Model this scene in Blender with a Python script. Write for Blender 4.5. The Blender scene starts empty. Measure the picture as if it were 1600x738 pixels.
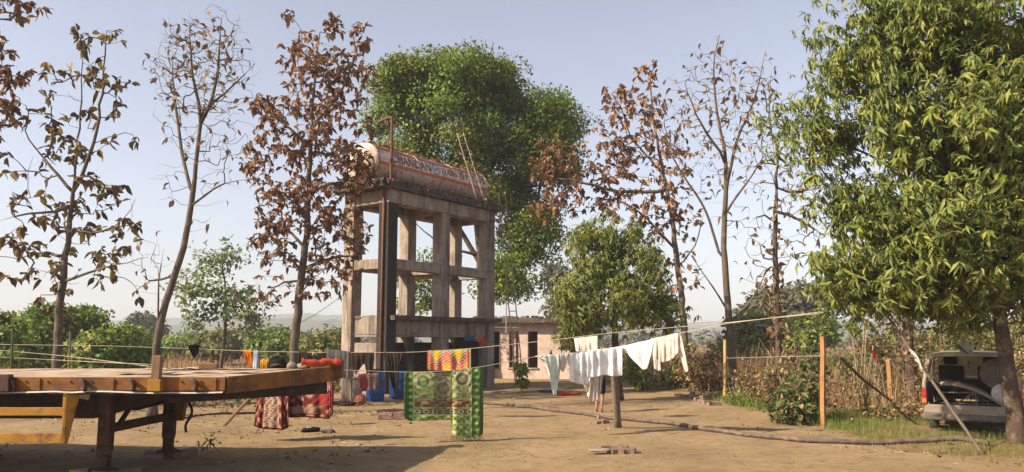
import bpy, bmesh, math, random
import numpy as np
from mathutils import Vector, Matrix

# ------------------------------------------------------------------ camera, sky, sun, exposure
sc = bpy.context.scene
COL = sc.collection
FPX, HC, HOR, K = 1231.0, 1.9, 530.0, 1.1875      # focal length in photo pixels, eye height, horizon row, depth scale
PITCH = math.atan((HOR - 369.0) / FPX)
cam_d = bpy.data.cameras.new('camera')
cam = bpy.data.objects.new('camera', cam_d); COL.objects.link(cam)
cam.location = (0, 0, HC); cam.rotation_euler = (math.pi / 2 + PITCH, 0, 0)
cam_d.sensor_width = 36; cam_d.lens = FPX / 1600 * 36; cam_d.clip_start = 0.1; cam_d.clip_end = 6000
sc.camera = cam
SUN_EL = math.radians(35)
SX, SY = -1.0, -0.4                                # horizontal direction towards the sun
n_ = math.hypot(SX, SY); SX /= n_; SY /= n_
world = bpy.data.worlds.new('World'); sc.world = world; world.use_nodes = True
wn = world.node_tree; wn.nodes.clear()
wo = wn.nodes.new('ShaderNodeOutputWorld'); wb = wn.nodes.new('ShaderNodeBackground'); sky = wn.nodes.new('ShaderNodeTexSky')
sky.sky_type = 'NISHITA'; sky.sun_disc = False; sky.sun_elevation = SUN_EL; sky.sun_rotation = math.atan2(SX, SY)
sky.altitude = 200; sky.air_density = 1.0; sky.dust_density = 1.6; sky.ozone_density = 2.0
hs = wn.nodes.new('ShaderNodeHueSaturation'); hs.inputs['Saturation'].default_value = 0.56
tint = wn.nodes.new('ShaderNodeMix'); tint.data_type = 'RGBA'; tint.blend_type = 'MULTIPLY'; tint.inputs[0].default_value = 1.0; tint.inputs[7].default_value = (1.0, .965, .985, 1)
wn.links.new(sky.outputs[0], hs.inputs['Color']); wn.links.new(hs.outputs[0], tint.inputs[6]); wn.links.new(tint.outputs[2], wb.inputs[0]); wn.links.new(wb.outputs[0], wo.inputs[0])
wb.inputs[1].default_value = 0.098
sun_d = bpy.data.lights.new('sun', 'SUN'); sun_d.energy = 5.0; sun_d.angle = math.radians(0.6); sun_d.color = (1.0, 0.85, 0.64)
sun = bpy.data.objects.new('sun', sun_d); COL.objects.link(sun)
sdir = Vector((SX * math.cos(SUN_EL), SY * math.cos(SUN_EL), math.sin(SUN_EL)))
sun.rotation_euler = sdir.to_track_quat('Z', 'Y').to_euler(); sun.location = (-20, 10, 30)
vs = sc.view_settings; vs.view_transform = 'Standard'; vs.look = 'None'; vs.gamma = 1.0; vs.use_curve_mapping = False
vs.exposure = 1.04
sc.cycles.use_denoising = True
sc.cycles.max_bounces = 6; sc.cycles.transparent_max_bounces = 8; sc.cycles.volume_bounces = 0

# ------------------------------------------------------------------ helpers
cp, sp = math.cos(PITCH), math.sin(PITCH)
def P(x, y, D):
    """photo pixel + distance (in units of K metres) -> world point"""
    dx = (x - 800) / FPX; dy = (369 - y) / FPX
    t = D * K / (cp - dy * sp)
    return np.array([dx * t, D * K, HC + t * (sp + dy * cp)])
def G(x, y, z=0.0):
    """photo pixel -> point on the plane z"""
    dx = (x - 800) / FPX; dy = (369 - y) / FPX
    t = (z - HC) / (sp + dy * cp)
    return np.array([dx * t, t * (cp - dy * sp), z])
def PX(D): return D * K / FPX                      # metres per pixel at D
rng = np.random.default_rng(7)
random.seed(7)

class MB:
    def __init__(s): s.V = []; s.L = []; s.S = []; s.M = []; s.C = []; s.n = 0
    def add(s, V, F, m=0, col=None):
        V = np.asarray(V, float).reshape(-1, 3)
        if isinstance(F, np.ndarray):
            s.L.append((F + s.n).ravel()); s.S.append(np.full(len(F), F.shape[1]))
            k = len(F)
        else:
            s.L.append(np.array([i + s.n for f in F for i in f], int)); s.S.append(np.array([len(f) for f in F], int)); k = len(F)
        s.M.append(np.full(k, m)); s.V.append(V); s.n += len(V)
        if col is not None: s.C.append(np.asarray(col, float))
        return s
    def box(s, c, size, rot=None, m=0, taper=1.0):
        x, y, z = np.array(size) / 2
        V = np.array([[-x,-y,-z],[x,-y,-z],[x,y,-z],[-x,y,-z],[-x*taper,-y*taper,z],[x*taper,-y*taper,z],[x*taper,y*taper,z],[-x*taper,y*taper,z]], float)
        if rot is not None: V = V @ np.asarray(rot, float).T
        return s.add(V + np.asarray(c, float), np.array([[0,3,2,1],[4,5,6,7],[0,1,5,4],[1,2,6,5],[2,3,7,6],[3,0,4,7]]), m)
    def hexa(s, V8, m=0):
        return s.add(V8, np.array([[0,3,2,1],[4,5,6,7],[0,1,5,4],[1,2,6,5],[2,3,7,6],[3,0,4,7]]), m)
    def beam(s, a, b, w, h, m=0, up=(0,0,1)):
        a = np.asarray(a, float); b = np.asarray(b, float); d = b - a; L = np.linalg.norm(d); d /= L
        u = np.asarray(up, float)
        if abs(d @ u) > .98: u = np.array([0, 1., 0])
        r = np.cross(d, u); r /= np.linalg.norm(r); u = np.cross(r, d)
        return s.box((a + b) / 2, (w, L, h), np.stack([r, d, u], 1), m)
    def tube(s, pts, rad, k=8, m=0, cap=True):
        pts = np.asarray(pts, float); n = len(pts); rad = np.broadcast_to(np.asarray(rad, float), (n,))
        T = np.gradient(pts, axis=0); T /= np.linalg.norm(T, axis=1)[:, None] + 1e-12
        refs = np.array([[0, 0, 1.], [1., 0, 0], [0, 1., 0], [.58, .58, .58], [-.58, .58, .58], [.58, -.58, .58]])
        ref = refs[np.argmin(np.abs(T @ refs.T).max(0))]
        A = np.cross(T, ref); A /= np.linalg.norm(A, axis=1)[:, None] + 1e-9; B = np.cross(T, A)
        an = np.linspace(0, 2 * np.pi, k, endpoint=False)
        V = pts[:, None] + rad[:, None, None] * (np.cos(an)[None, :, None] * A[:, None] + np.sin(an)[None, :, None] * B[:, None])
        i = np.arange(n - 1)[:, None] * k; j = np.arange(k)[None]; j2 = (j + 1) % k
        F = np.stack([i + j, i + j2, i + k + j2, i + k + j], -1).reshape(-1, 4)
        s.add(V.reshape(-1, 3), F, m)
        if cap:
            o = s.n - n * k
            s.L += [np.arange(k)[::-1] + o, np.arange(k) + o + (n - 1) * k]; s.S += [np.array([k]), np.array([k])]; s.M += [np.array([m]), np.array([m])]
        return s
    def lathe(s, prof, k=20, m=0, R=None, c=(0,0,0)):
        prof = np.asarray(prof, float); an = np.linspace(0, 2*np.pi, k, endpoint=False); n = len(prof)
        V = np.stack([prof[:, 0][:, None]*np.cos(an), prof[:, 0][:, None]*np.sin(an), np.repeat(prof[:, 1][:, None], k, 1)], -1).reshape(-1, 3)
        if R is not None: V = V @ np.asarray(R, float).T
        i = np.arange(n - 1)[:, None]*k; j = np.arange(k)[None]; j2 = (j+1) % k
        return s.add(V + np.asarray(c, float), np.stack([i+j, i+j2, i+k+j2, i+k+j], -1).reshape(-1, 4), m)
    def mesh(s, name, mats, smooth=False):
        me = bpy.data.meshes.new(name)
        V = np.concatenate(s.V); L = np.concatenate(s.L); S = np.concatenate(s.S); M = np.concatenate(s.M)
        me.vertices.add(len(V)); me.vertices.foreach_set('co', V.ravel())
        me.loops.add(len(L)); me.loops.foreach_set('vertex_index', L.astype(np.int32))
        me.polygons.add(len(S)); me.polygons.foreach_set('loop_start', np.concatenate([[0], np.cumsum(S)[:-1]]).astype(np.int32))
        me.polygons.foreach_set('material_index', M.astype(np.int32))
        me.polygons.foreach_set('use_smooth', np.full(len(S), bool(smooth)))
        for m in (mats if isinstance(mats, (list, tuple)) else [mats]): me.materials.append(m)
        me.update(calc_edges=True)
        if s.C:
            C = np.concatenate(s.C)
            at = me.color_attributes.new('print', 'FLOAT_COLOR', 'POINT')
            at.data.foreach_set('color', np.concatenate([C, np.ones((len(C), 1))], 1).ravel())
        return me
    def obj(s, name, mats, parent=None, smooth=False, bevel=0):
        o = bpy.data.objects.new(name, s.mesh(name, mats, smooth)); COL.objects.link(o)
        if parent is not None: o.parent = parent
        if bevel:
            b = o.modifiers.new('bevel', 'BEVEL'); b.width = bevel; b.segments = 2; b.limit_method = 'ANGLE'
        return o

def tag(o, label, cat, group=None):
    o['label'] = label; o['category'] = cat
    if group: o['group'] = group
    return o
def thing(name, label, cat, loc=(0,0,0), rz=0, group=None):
    o = bpy.data.objects.new(name, None); COL.objects.link(o); o.location = loc; o.rotation_euler = (0, 0, rz)
    o.empty_display_size = .2
    return tag(o, label, cat, group)
def kind(o, k, label=None):
    o['kind'] = k
    if label: o['label'] = label
    return o

# ------------------------------------------------------------------ materials
def mat(name, base, rough=.8, ramp=None, scale=4.0, detail=6, bump=0.0, bscale=None, metal=0, spec=.3, coords='Object', stretch=(1,1,1),
        stain=None, stain_scale=1.2, stain_lo=.5, stain_hi=.65, stain_stretch=(1,1,1), transl=0):
    m = bpy.data.materials.new(name); m.use_nodes = True
    nt = m.node_tree; N = nt.nodes; L = nt.links; b = N['Principled BSDF']
    b.inputs['Roughness'].default_value = rough; b.inputs['Metallic'].default_value = metal
    b.inputs['Specular IOR Level'].default_value = spec
    tc = N.new('ShaderNodeTexCoord'); mp = N.new('ShaderNodeMapping'); mp.inputs['Scale'].default_value = stretch
    L.new(tc.outputs[coords], mp.inputs[0])
    no = N.new('ShaderNodeTexNoise'); no.inputs['Scale'].default_value = scale; no.inputs['Detail'].default_value = detail; no.inputs['Roughness'].default_value = .62
    L.new(mp.outputs[0], no.inputs['Vector'])
    cr = N.new('ShaderNodeValToRGB'); el = cr.color_ramp.elements
    if ramp is None:
        lo = tuple(c * .68 for c in base); hi = tuple(min(1, c * 1.28) for c in base); ramp = [(.3, lo), (.5, base), (.72, hi)]
    el[0].position = ramp[0][0]; el[0].color = (*ramp[0][1], 1); el[1].position = ramp[-1][0]; el[1].color = (*ramp[-1][1], 1)
    for p, c in ramp[1:-1]:
        e = el.new(p); e.color = (*c, 1)
    L.new(no.outputs['Fac'], cr.inputs[0]); colr = cr.outputs[0]
    if stain is not None:
        mp2 = N.new('ShaderNodeMapping'); mp2.inputs['Scale'].default_value = stain_stretch; L.new(tc.outputs[coords], mp2.inputs[0])
        n2 = N.new('ShaderNodeTexNoise'); n2.inputs['Scale'].default_value = stain_scale; n2.inputs['Detail'].default_value = 8; n2.inputs['Roughness'].default_value = .7
        L.new(mp2.outputs[0], n2.inputs['Vector'])
        mr = N.new('ShaderNodeMapRange'); mr.inputs[1].default_value = stain_lo; mr.inputs[2].default_value = stain_hi
        L.new(n2.outputs['Fac'], mr.inputs[0])
        mx = N.new('ShaderNodeMix'); mx.data_type = 'RGBA'; mx.inputs[7].default_value = (*stain, 1)
        L.new(mr.outputs[0], mx.inputs[0]); L.new(colr, mx.inputs[6]); colr = mx.outputs[2]
    L.new(colr, b.inputs['Base Color'])
    if bump:
        n3 = N.new('ShaderNodeTexNoise'); n3.inputs['Scale'].default_value = bscale or scale * 5; n3.inputs['Detail'].default_value = 8; n3.inputs['Roughness'].default_value = .7
        L.new(mp.outputs[0], n3.inputs['Vector'])
        bp = N.new('ShaderNodeBump'); bp.inputs['Strength'].default_value = bump; bp.inputs['Distance'].default_value = .03
        L.new(n3.outputs['Fac'], bp.inputs['Height']); L.new(bp.outputs[0], b.inputs['Normal'])
    if transl:
        tr = N.new('ShaderNodeBsdfTranslucent'); L.new(colr, tr.inputs[0])
        ms = N.new('ShaderNodeMixShader'); ms.inputs[0].default_value = transl
        L.new(b.outputs[0], ms.inputs[1]); L.new(tr.outputs[0], ms.inputs[2]); L.new(ms.outputs[0], N['Material Output'].inputs[0])
    return m

def leafmat(name, stops, transl=.3, rough=.55, spec=.25, obj_random=False):
    m = bpy.data.materials.new(name); m.use_nodes = True
    nt = m.node_tree; N = nt.nodes; L = nt.links; b = N['Principled BSDF']
    b.inputs['Roughness'].default_value = rough; b.inputs['Specular IOR Level'].default_value = spec
    ge = N.new('ShaderNodeNewGeometry'); fac = ge.outputs['Random Per Island']
    if obj_random:
        oi = N.new('ShaderNodeObjectInfo'); ad = N.new('ShaderNodeMath'); ad.operation = 'ADD'; L.new(oi.outputs['Random'], ad.inputs[0]); L.new(fac, ad.inputs[1])
        fr = N.new('ShaderNodeMath'); fr.operation = 'FRACT'; L.new(ad.outputs[0], fr.inputs[0]); fac = fr.outputs[0]
    cr = N.new('ShaderNodeValToRGB'); el = cr.color_ramp.elements
    el[0].position = stops[0][0]; el[0].color = (*stops[0][1], 1); el[1].position = stops[-1][0]; el[1].color = (*stops[-1][1], 1)
    for p, c in stops[1:-1]:
        e = el.new(p); e.color = (*c, 1)
    L.new(fac, cr.inputs[0]); L.new(cr.outputs[0], b.inputs['Base Color'])
    tr = N.new('ShaderNodeBsdfTranslucent'); L.new(cr.outputs[0], tr.inputs[0])
    ms = N.new('ShaderNodeMixShader'); ms.inputs[0].default_value = transl
    L.new(b.outputs[0], ms.inputs[1]); L.new(tr.outputs[0], ms.inputs[2]); L.new(ms.outputs[0], N['Material Output'].inputs[0])
    return m

def printmat(name, transl=.25):
    m = bpy.data.materials.new(name); m.use_nodes = True
    N = m.node_tree.nodes; L = m.node_tree.links; b = N['Principled BSDF']; b.inputs['Roughness'].default_value = .85; b.inputs['Specular IOR Level'].default_value = .1
    at = N.new('ShaderNodeAttribute'); at.attribute_name = 'print'
    L.new(at.outputs['Color'], b.inputs['Base Color'])
    tr = N.new('ShaderNodeBsdfTranslucent'); L.new(at.outputs['Color'], tr.inputs[0])
    ms = N.new('ShaderNodeMixShader'); ms.inputs[0].default_value = transl
    L.new(b.outputs[0], ms.inputs[1]); L.new(tr.outputs[0], ms.inputs[2]); L.new(ms.outputs[0], N['Material Output'].inputs[0])
    return m

M = {}
M['concrete'] = mat('concrete', (.29,.235,.19), .9, scale=2.2, bump=.5, bscale=14, stain=(.085,.062,.046), stain_scale=1.1, stain_lo=.45, stain_hi=.66, stain_stretch=(2.4,2.4,.3))
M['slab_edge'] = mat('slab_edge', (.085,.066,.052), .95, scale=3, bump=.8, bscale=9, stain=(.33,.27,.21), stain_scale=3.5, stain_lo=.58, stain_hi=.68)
M['soot'] = mat('soot_stained_concrete', (.035,.028,.024), .95, scale=3, bump=.5, bscale=14, stain=(.2,.16,.12), stain_scale=1.6, stain_lo=.62, stain_hi=.75, stain_stretch=(2,2,.4))
M['rust'] = mat('rusty_pipe', (.15,.06,.032), .8, scale=9, bump=.3)
M['bark'] = mat('grey_brown_bark', (.105,.075,.055), .95, scale=6, bump=.9, bscale=22, stretch=(1,1,.3), stain=(.2,.155,.12), stain_scale=3, stain_lo=.52, stain_hi=.7)
M['bark_dark'] = mat('dark_bark', (.075,.05,.034), .95, scale=6, bump=1, bscale=16, stretch=(1,1,.35), stain=(.19,.14,.10), stain_scale=3.5, stain_lo=.52, stain_hi=.68)
M['twig'] = mat('twig', (.15,.105,.07), .9, scale=8)
M['twig_pale'] = mat('pale_dry_twig', (.27,.2,.13), .9, scale=8)
M['rope'] = mat('cream_rope', (.42,.35,.26), .8, scale=30)
M['wire'] = mat('grey_wire', (.35,.34,.32), .5, scale=10)
M['cable'] = mat('dark_cable', (.05,.05,.05), .6, scale=10)
M['orange_paint'] = mat('orange_paint', (.21,.082,.014), .75, scale=3, bump=.15, stain=(.075,.034,.018), stain_scale=3.2, stain_lo=.44, stain_hi=.62, stain_stretch=(.5,1,1.6))
M['yellow_paint'] = mat('yellow_paint', (.31,.148,.015), .65, scale=3, bump=.2, stain=(.11,.05,.02), stain_scale=3.5, stain_lo=.5, stain_hi=.66)
M['rust_steel'] = mat('rusted_steel', (.07,.036,.022), .85, scale=5, bump=.4, stain=(.03,.018,.013), stain_scale=3)
M['deck'] = mat('dusty_deck_board', (.40,.30,.215), .9, scale=3, bump=.5, bscale=20, stain=(.2,.125,.08), stain_scale=2.4, stain_lo=.5, stain_hi=.66)
M['under_shade'] = mat('shade_dark_steel', (.028,.018,.013), .85, scale=5, bump=.4, stain=(.06,.03,.018), stain_scale=3)  # near-black base paints the shade under the deck into the steel
M['rubber'] = mat('rubber', (.03,.028,.026), .85, scale=10, bump=.2)
M['wood'] = mat('weathered_wood', (.2,.12,.065), .9, scale=8, bump=.4, stretch=(4,4,.6))
M['postwood'] = mat('brown_post_wood', (.30,.155,.06), .85, scale=9, bump=.4, stretch=(5,5,.5))
M['postyellow'] = mat('yellow_post_wood', (.45,.26,.09), .8, scale=9, bump=.4, stretch=(5,5,.5))
M['greywood'] = mat('grey_pole_wood', (.165,.125,.092), .9, scale=9, bump=.4, stretch=(4,4,.5))
M['brick'] = mat('dusty_brick', (.21,.135,.098), .95, scale=6, bump=.6)
M['stone'] = mat('grey_stone', (.25,.2,.16), .95, scale=6, bump=.6)
M['pink'] = mat('pink_plaster', (.44,.33,.28), .9, scale=2.5, bump=.2, stain=(.27,.2,.16), stain_scale=1.6, stain_lo=.55, stain_hi=.75, stain_stretch=(1,1,.5))
M['dark'] = mat('shade_dark_wall', (.06,.045,.035), .95, scale=3)  # shade of the tower's lower room put into the wall colour
M['tin'] = mat('tin_roof', (.22,.19,.17), .7, scale=3, stain=(.12,.07,.05), stain_scale=2.5)
M['blue'] = mat('blue_plastic', (.016,.065,.21), .45, scale=3, stain=(.08,.12,.2), stain_scale=3, stain_lo=.6, stain_hi=.75)
M['clay'] = mat('clay_pot', (.30,.09,.05), .85, scale=6)
M['white_cloth'] = mat('white_cloth', (.89,.89,.9), .9, scale=5, transl=.38, spec=.05)
M['cream_cloth'] = mat('cream_cloth', (.74,.68,.60), .9, scale=5, transl=.38, spec=.05)
M['beige_cloth'] = mat('beige_cloth', (.70,.62,.55), .9, scale=5, transl=.38, spec=.05)
M['mint_cloth'] = mat('mint_cloth', (.70,.76,.70), .9, scale=5, transl=.38, spec=.05)
M['brown_cloth'] = mat('dark_brown_cloth', (.032,.022,.02), .95, scale=5, transl=.1, spec=.05)
M['grey_cloth'] = mat('grey_cloth', (.09,.08,.08), .95, scale=5, transl=.1, spec=.05)
M['black_cloth'] = mat('black_cloth', (.012,.012,.013), .95, scale=5, spec=.05)
M['orange_cloth'] = mat('orange_cloth', (.66,.20,.015), .9, scale=5, transl=.3, spec=.05)
M['mustard_cloth'] = mat('mustard_cloth', (.5,.24,.02), .9, scale=5, transl=.2, spec=.05)
M['blue_cloth'] = mat('blue_cloth', (.05,.1,.24), .9, scale=5, transl=.2, spec=.05)
M['paleblue_cloth'] = mat('pale_blue_cloth', (.55,.60,.72), .9, scale=5, transl=.3, spec=.05)
M['red_cloth'] = mat('red_cloth', (.42,.03,.025), .9, scale=5, transl=.2, spec=.05)
M['vermilion'] = mat('vermilion_cloth', (.46,.07,.03), .9, scale=5, transl=.2, spec=.05)
M['print'] = printmat('printed_cotton')
M['skin'] = mat('brown_skin', (.26,.125,.07), .6, scale=8)
M['hair'] = mat('black_hair', (.012,.01,.009), .6, scale=20)
M['shirtblue'] = mat('grey_shirt', (.2,.2,.22), .9, scale=8)
M['van_white'] = mat('dirty_white_paint', (.30,.245,.175), .65, scale=3, stain=(.14,.09,.055), stain_scale=4, stain_lo=.46, stain_hi=.68)
M['van_dark'] = mat('van_interior', (.03,.027,.024), .9, scale=5)
M['van_grey'] = mat('van_trim', (.10,.09,.08), .7, scale=5, stain=(.2,.15,.1), stain_scale=5)
M['van_pale'] = mat('van_lining', (.22,.18,.14), .8, scale=5)
M['lamp_red'] = mat('tail_lamp_red', (.33,.02,.015), .25, scale=5, spec=.5)
M['lamp_amber'] = mat('tail_lamp_amber', (.5,.16,.02), .25, scale=5, spec=.5)
M['metal'] = mat('dull_metal', (.34,.32,.29), .5, scale=6, metal=.4)
M['palemetal'] = mat('pale_tin', (.40,.38,.36), .6, scale=6, metal=.1, stain=(.2,.17,.14), stain_scale=6)
M['hose'] = mat('ribbed_hose', (.10,.072,.056), .8, scale=12, stain=(.2,.145,.10), stain_scale=4, stain_lo=.5, stain_hi=.7)
M['bamboo'] = mat('bamboo', (.30,.23,.16), .8, scale=9, stretch=(3,3,.5))
M['letter'] = mat('faded_brown_lettering', (.10,.055,.04), .85, scale=7, stain=(.42,.33,.27), stain_scale=5, stain_lo=.48, stain_hi=.68)
M['logo_blue'] = mat('faded_blue_paint', (.10,.16,.24), .7, scale=7)
M['logo_white'] = mat('logo_white_paint', (.5,.46,.43), .7, scale=7)
g = M['glass'] = bpy.data.materials.new('dusty_glass'); g.use_nodes = True
gb = g.node_tree.nodes['Principled BSDF']; gb.inputs['Base Color'].default_value = (.45,.42,.36,1); gb.inputs['Roughness'].default_value = .15; gb.inputs['Transmission Weight'].default_value = .85

TEAK = [(0,(.10,.058,.032)),(.3,(.165,.10,.054)),(.6,(.24,.15,.082)),(.85,(.32,.21,.12)),(.95,(.3,.19,.06)),(1,(.12,.13,.03))]
M['teak'] = leafmat('dry_teak_leaf', TEAK, .22, .7, .15, True)
M['teak_red'] = leafmat('red_brown_teak_leaf', [(0,(.11,.052,.026)),(.4,(.2,.10,.05)),(.8,(.30,.165,.085)),(1,(.39,.24,.125))], .22, .7, .15, True)
M['teak_olive'] = leafmat('olive_brown_teak_leaf', [(0,(.07,.046,.022)),(.4,(.13,.086,.038)),(.75,(.2,.135,.058)),(.92,(.3,.2,.04)),(1,(.10,.12,.03))], .3, .7, .15, True)
M['mango'] = leafmat('mango_leaf', [(0,(.055,.082,.018)),(.35,(.112,.15,.03)),(.65,(.195,.23,.048)),(.88,(.26,.275,.075)),(1,(.32,.29,.10))], .36, .5, .3)
M['mango_young'] = leafmat('young_mango_leaf', [(0,(.09,.125,.02)),(.4,(.18,.23,.035)),(.75,(.29,.31,.055)),(1,(.37,.31,.08))], .4, .5, .3)
M['green'] = leafmat('green_leaf', [(0,(.05,.075,.01)),(.4,(.125,.16,.018)),(.8,(.23,.255,.03)),(1,(.31,.29,.045))], .3, .5, .3)
M['green_bright'] = leafmat('bright_green_leaf', [(0,(.075,.135,.015)),(.5,(.15,.24,.028)),(1,(.25,.31,.05))], .38, .5, .3)
M['feather'] = leafmat('pale_green_leaflet', [(0,(.14,.2,.08)),(.6,(.22,.3,.11)),(.9,(.27,.24,.12)),(1,(.24,.15,.09))], .35, .6, .2)
M['greygreen'] = leafmat('grey_green_leaf', [(0,(.07,.08,.045)),(.6,(.12,.12,.07)),(1,(.16,.14,.09))], .25, .7, .2)
M['olive'] = leafmat('olive_leaf', [(0,(.07,.08,.022)),(.6,(.14,.145,.04)),(1,(.25,.2,.075))], .28, .6, .2)
M['straw'] = leafmat('dry_straw', [(0,(.13,.08,.034)),(.35,(.25,.155,.066)),(.7,(.37,.235,.10)),(.9,(.46,.32,.15)),(1,(.16,.18,.045))], .25, .8, .1)
M['straw_red'] = leafmat('red_brown_straw', [(0,(.16,.08,.04)),(.5,(.28,.155,.078)),(1,(.4,.25,.13))], .25, .8, .1)
M['grass'] = leafmat('green_grass', [(0,(.09,.145,.022)),(.6,(.17,.235,.035)),(.9,(.24,.26,.055)),(1,(.34,.27,.1))], .35, .6, .2)
M['litter'] = leafmat('dry_leaf_litter', [(0,(.09,.05,.027)),(.5,(.2,.12,.06)),(.85,(.31,.2,.1)),(1,(.42,.31,.18))], .1, .8, .1)
M['weed'] = leafmat('weed_leaf', [(0,(.04,.07,.02)),(.5,(.08,.12,.03)),(1,(.16,.17,.05))], .3, .6, .2)

# ------------------------------------------------------------------ the ground, hills, haze
def ground_material():
    m = bpy.data.materials.new('packed_earth'); m.use_nodes = True
    nt = m.node_tree; N = nt.nodes; L = nt.links; b = N['Principled BSDF']; b.inputs['Roughness'].default_value = .95; b.inputs['Specular IOR Level'].default_value = .1
    tc = N.new('ShaderNodeTexCoord')
    def noise(s, d=8, r=.6, w=0, stretch=None):
        n = N.new('ShaderNodeTexNoise'); n.inputs['Scale'].default_value = s; n.inputs['Detail'].default_value = d; n.inputs['Roughness'].default_value = r; n.inputs['Distortion'].default_value = w
        if stretch:
            mp = N.new('ShaderNodeMapping'); mp.inputs['Scale'].default_value = stretch; L.new(tc.outputs['Object'], mp.inputs[0]); L.new(mp.outputs[0], n.inputs['Vector'])
        else: L.new(tc.outputs['Object'], n.inputs['Vector'])
        return n.outputs['Fac']
    def ramp(f, st):
        cr = N.new('ShaderNodeValToRGB'); el = cr.color_ramp.elements
        el[0].position = st[0][0]; el[0].color = (*st[0][1], 1); el[1].position = st[-1][0]; el[1].color = (*st[-1][1], 1)
        for p, c in st[1:-1]:
            e = el.new(p); e.color = (*c, 1)
        L.new(f, cr.inputs[0]); return cr.outputs[0]
    def mix(f, a, c):
        mx = N.new('ShaderNodeMix'); mx.data_type = 'RGBA'; L.new(f, mx.inputs[0]); L.new(a, mx.inputs[6])
        if isinstance(c, tuple): mx.inputs[7].default_value = (*c, 1)
        else: L.new(c, mx.inputs[7])
        return mx.outputs[2]
    def rng_(f, a, c, to=1.0):
        r = N.new('ShaderNodeMapRange'); r.inputs[1].default_value = a; r.inputs[2].default_value = c; r.inputs[4].default_value = to; L.new(f, r.inputs[0]); return r.outputs[0]
    c = ramp(noise(.55, 9, .62, .4), [(.3, (.215,.147,.078)), (.5, (.275,.192,.103)), (.7, (.335,.24,.134))])
    c = mix(rng_(noise(3.2, 8, .7), .5, .7, .75), c, (.14,.092,.052))
    c = mix(rng_(noise(1.1, 8, .7, 0, (.5, 2.2, 1)), .56, .7, .5), c, (.34,.25,.15))
    c = mix(rng_(noise(14, 6, .7), .6, .74, .6), c, (.11,.07,.04))
    # the yard gives way to browner soil with dry growth beyond its edges
    at = N.new('ShaderNodeAttribute'); at.attribute_name = 'print'
    wild = ramp(noise(1.4, 8, .65), [(.3, (.12,.08,.042)), (.5, (.2,.135,.07)), (.7, (.27,.19,.10))])
    ad = N.new('ShaderNodeMath'); ad.operation = 'ADD'; L.new(at.outputs['Fac'], ad.inputs[0])
    nz = N.new('ShaderNodeMath'); nz.operation = 'MULTIPLY_ADD'; nz.inputs[1].default_value = .9; nz.inputs[2].default_value = -.45; L.new(noise(1.7, 8, .65), nz.inputs[0]); L.new(nz.outputs[0], ad.inputs[1])
    c = mix(rng_(ad.outputs[0], .42, .62), c, wild)
    L.new(c, b.inputs['Base Color'])
    bp = N.new('ShaderNodeBump'); bp.inputs['Strength'].default_value = .65; bp.inputs['Distance'].default_value = .05; L.new(noise(5, 10, .75), bp.inputs['Height'])
    vo = N.new('ShaderNodeTexVoronoi'); vo.feature = 'SMOOTH_F1'; vo.inputs['Scale'].default_value = 2.3; L.new(tc.outputs['Object'], vo.inputs['Vector'])
    bp0 = N.new('ShaderNodeBump'); bp0.inputs['Strength'].default_value = .3; bp0.inputs['Distance'].default_value = .05; L.new(vo.outputs['Distance'], bp0.inputs['Height']); L.new(bp0.outputs[0], bp.inputs['Normal'])
    bp2 = N.new('ShaderNodeBump'); bp2.inputs['Strength'].default_value = .5; bp2.inputs['Distance'].default_value = .02; L.new(noise(40, 6, .7), bp2.inputs['Height']); L.new(bp.outputs[0], bp2.inputs['Normal'])
    L.new(bp2.outputs[0], b.inputs['Normal'])
    return m

_ph = rng.uniform(0, 6.28, 24); _dr = rng.uniform(-1, 1, (24, 2))
def relief(x, y):
    h = 0
    for i in range(24):
        f = .35 * 1.22 ** i
        h = h + np.sin(_ph[i] + f * (_dr[i, 0] * x + _dr[i, 1] * y)) * .030 / (1 + .55 * i)
    return h
def yard_right(y):                                  # right edge of the bare yard
    return np.interp(y, [0, 9.5, 12.5, 14, 17, 23.4, 28.5, 34, 60], [13, 10.5, 7.6, 6.6, 6.75, 6.3, 6.0, 4.0, 2.0])
def yard_left(y):
    return np.interp(y, [0, 10, 14, 20, 27, 33, 60], [-40, -30, -16, -9.5, -7.5, -5.5, -3])
xs = np.concatenate([[-2500,-1200,-600,-300,-160,-90,-60,-42], np.arange(-32, 26, .26), [27,32,42,60,90,160,300,600,1200,2500]])
ys = np.concatenate([[-300,-60,-20,-6,-1,3], np.arange(5, 46, .26), [48,52,58,66,78,95,120,160,240,400,700,1200,2400]])
X, Y = np.meshgrid(xs, ys)
nearm = np.clip((48 - Y) / 6, 0, 1) * np.clip((Y - 2) / 3, 0, 1) * np.clip((33 - abs(X)) / 6, 0, 1)
Z = relief(X, Y) * nearm
Z += .10 * np.exp(-((X - G(815,610)[0]) ** 2 / 2.2 + (Y - G(815,610)[1]) ** 2 / 3.0))          # the mound round the seedling
Z += (.12 * np.clip((X - yard_right(Y)) / 1.5, 0, 1) + .08*np.clip((yard_left(Y) - X) / 2, 0, 1)) * nearm
def gz(x, y):
    m = np.clip((48 - y) / 6, 0, 1) * np.clip((y - 2) / 3, 0, 1) * np.clip((33 - abs(x)) / 6, 0, 1)
    return relief(x, y) * m + (.12 * np.clip((x - yard_right(y)) / 1.5, 0, 1) + .08*np.clip((yard_left(y) - x) / 2, 0, 1)) * m + .10*np.exp(-((x - G(815,610)[0])**2/2.2 + (y - G(815,610)[1])**2/3.0))
wildf = np.clip(.5 + (X - yard_right(Y)) / 1.6, 0, 1) + np.clip(.5 + (yard_left(Y) - X) / 2.2, 0, 1) + np.clip((Y - 38) / 6, 0, 1)
wildf = np.clip(wildf, 0, 1)
b = MB(); ny, nx = X.shape
ii = np.arange(ny - 1)[:, None] * nx; jj = np.arange(nx - 1)[None]
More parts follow.
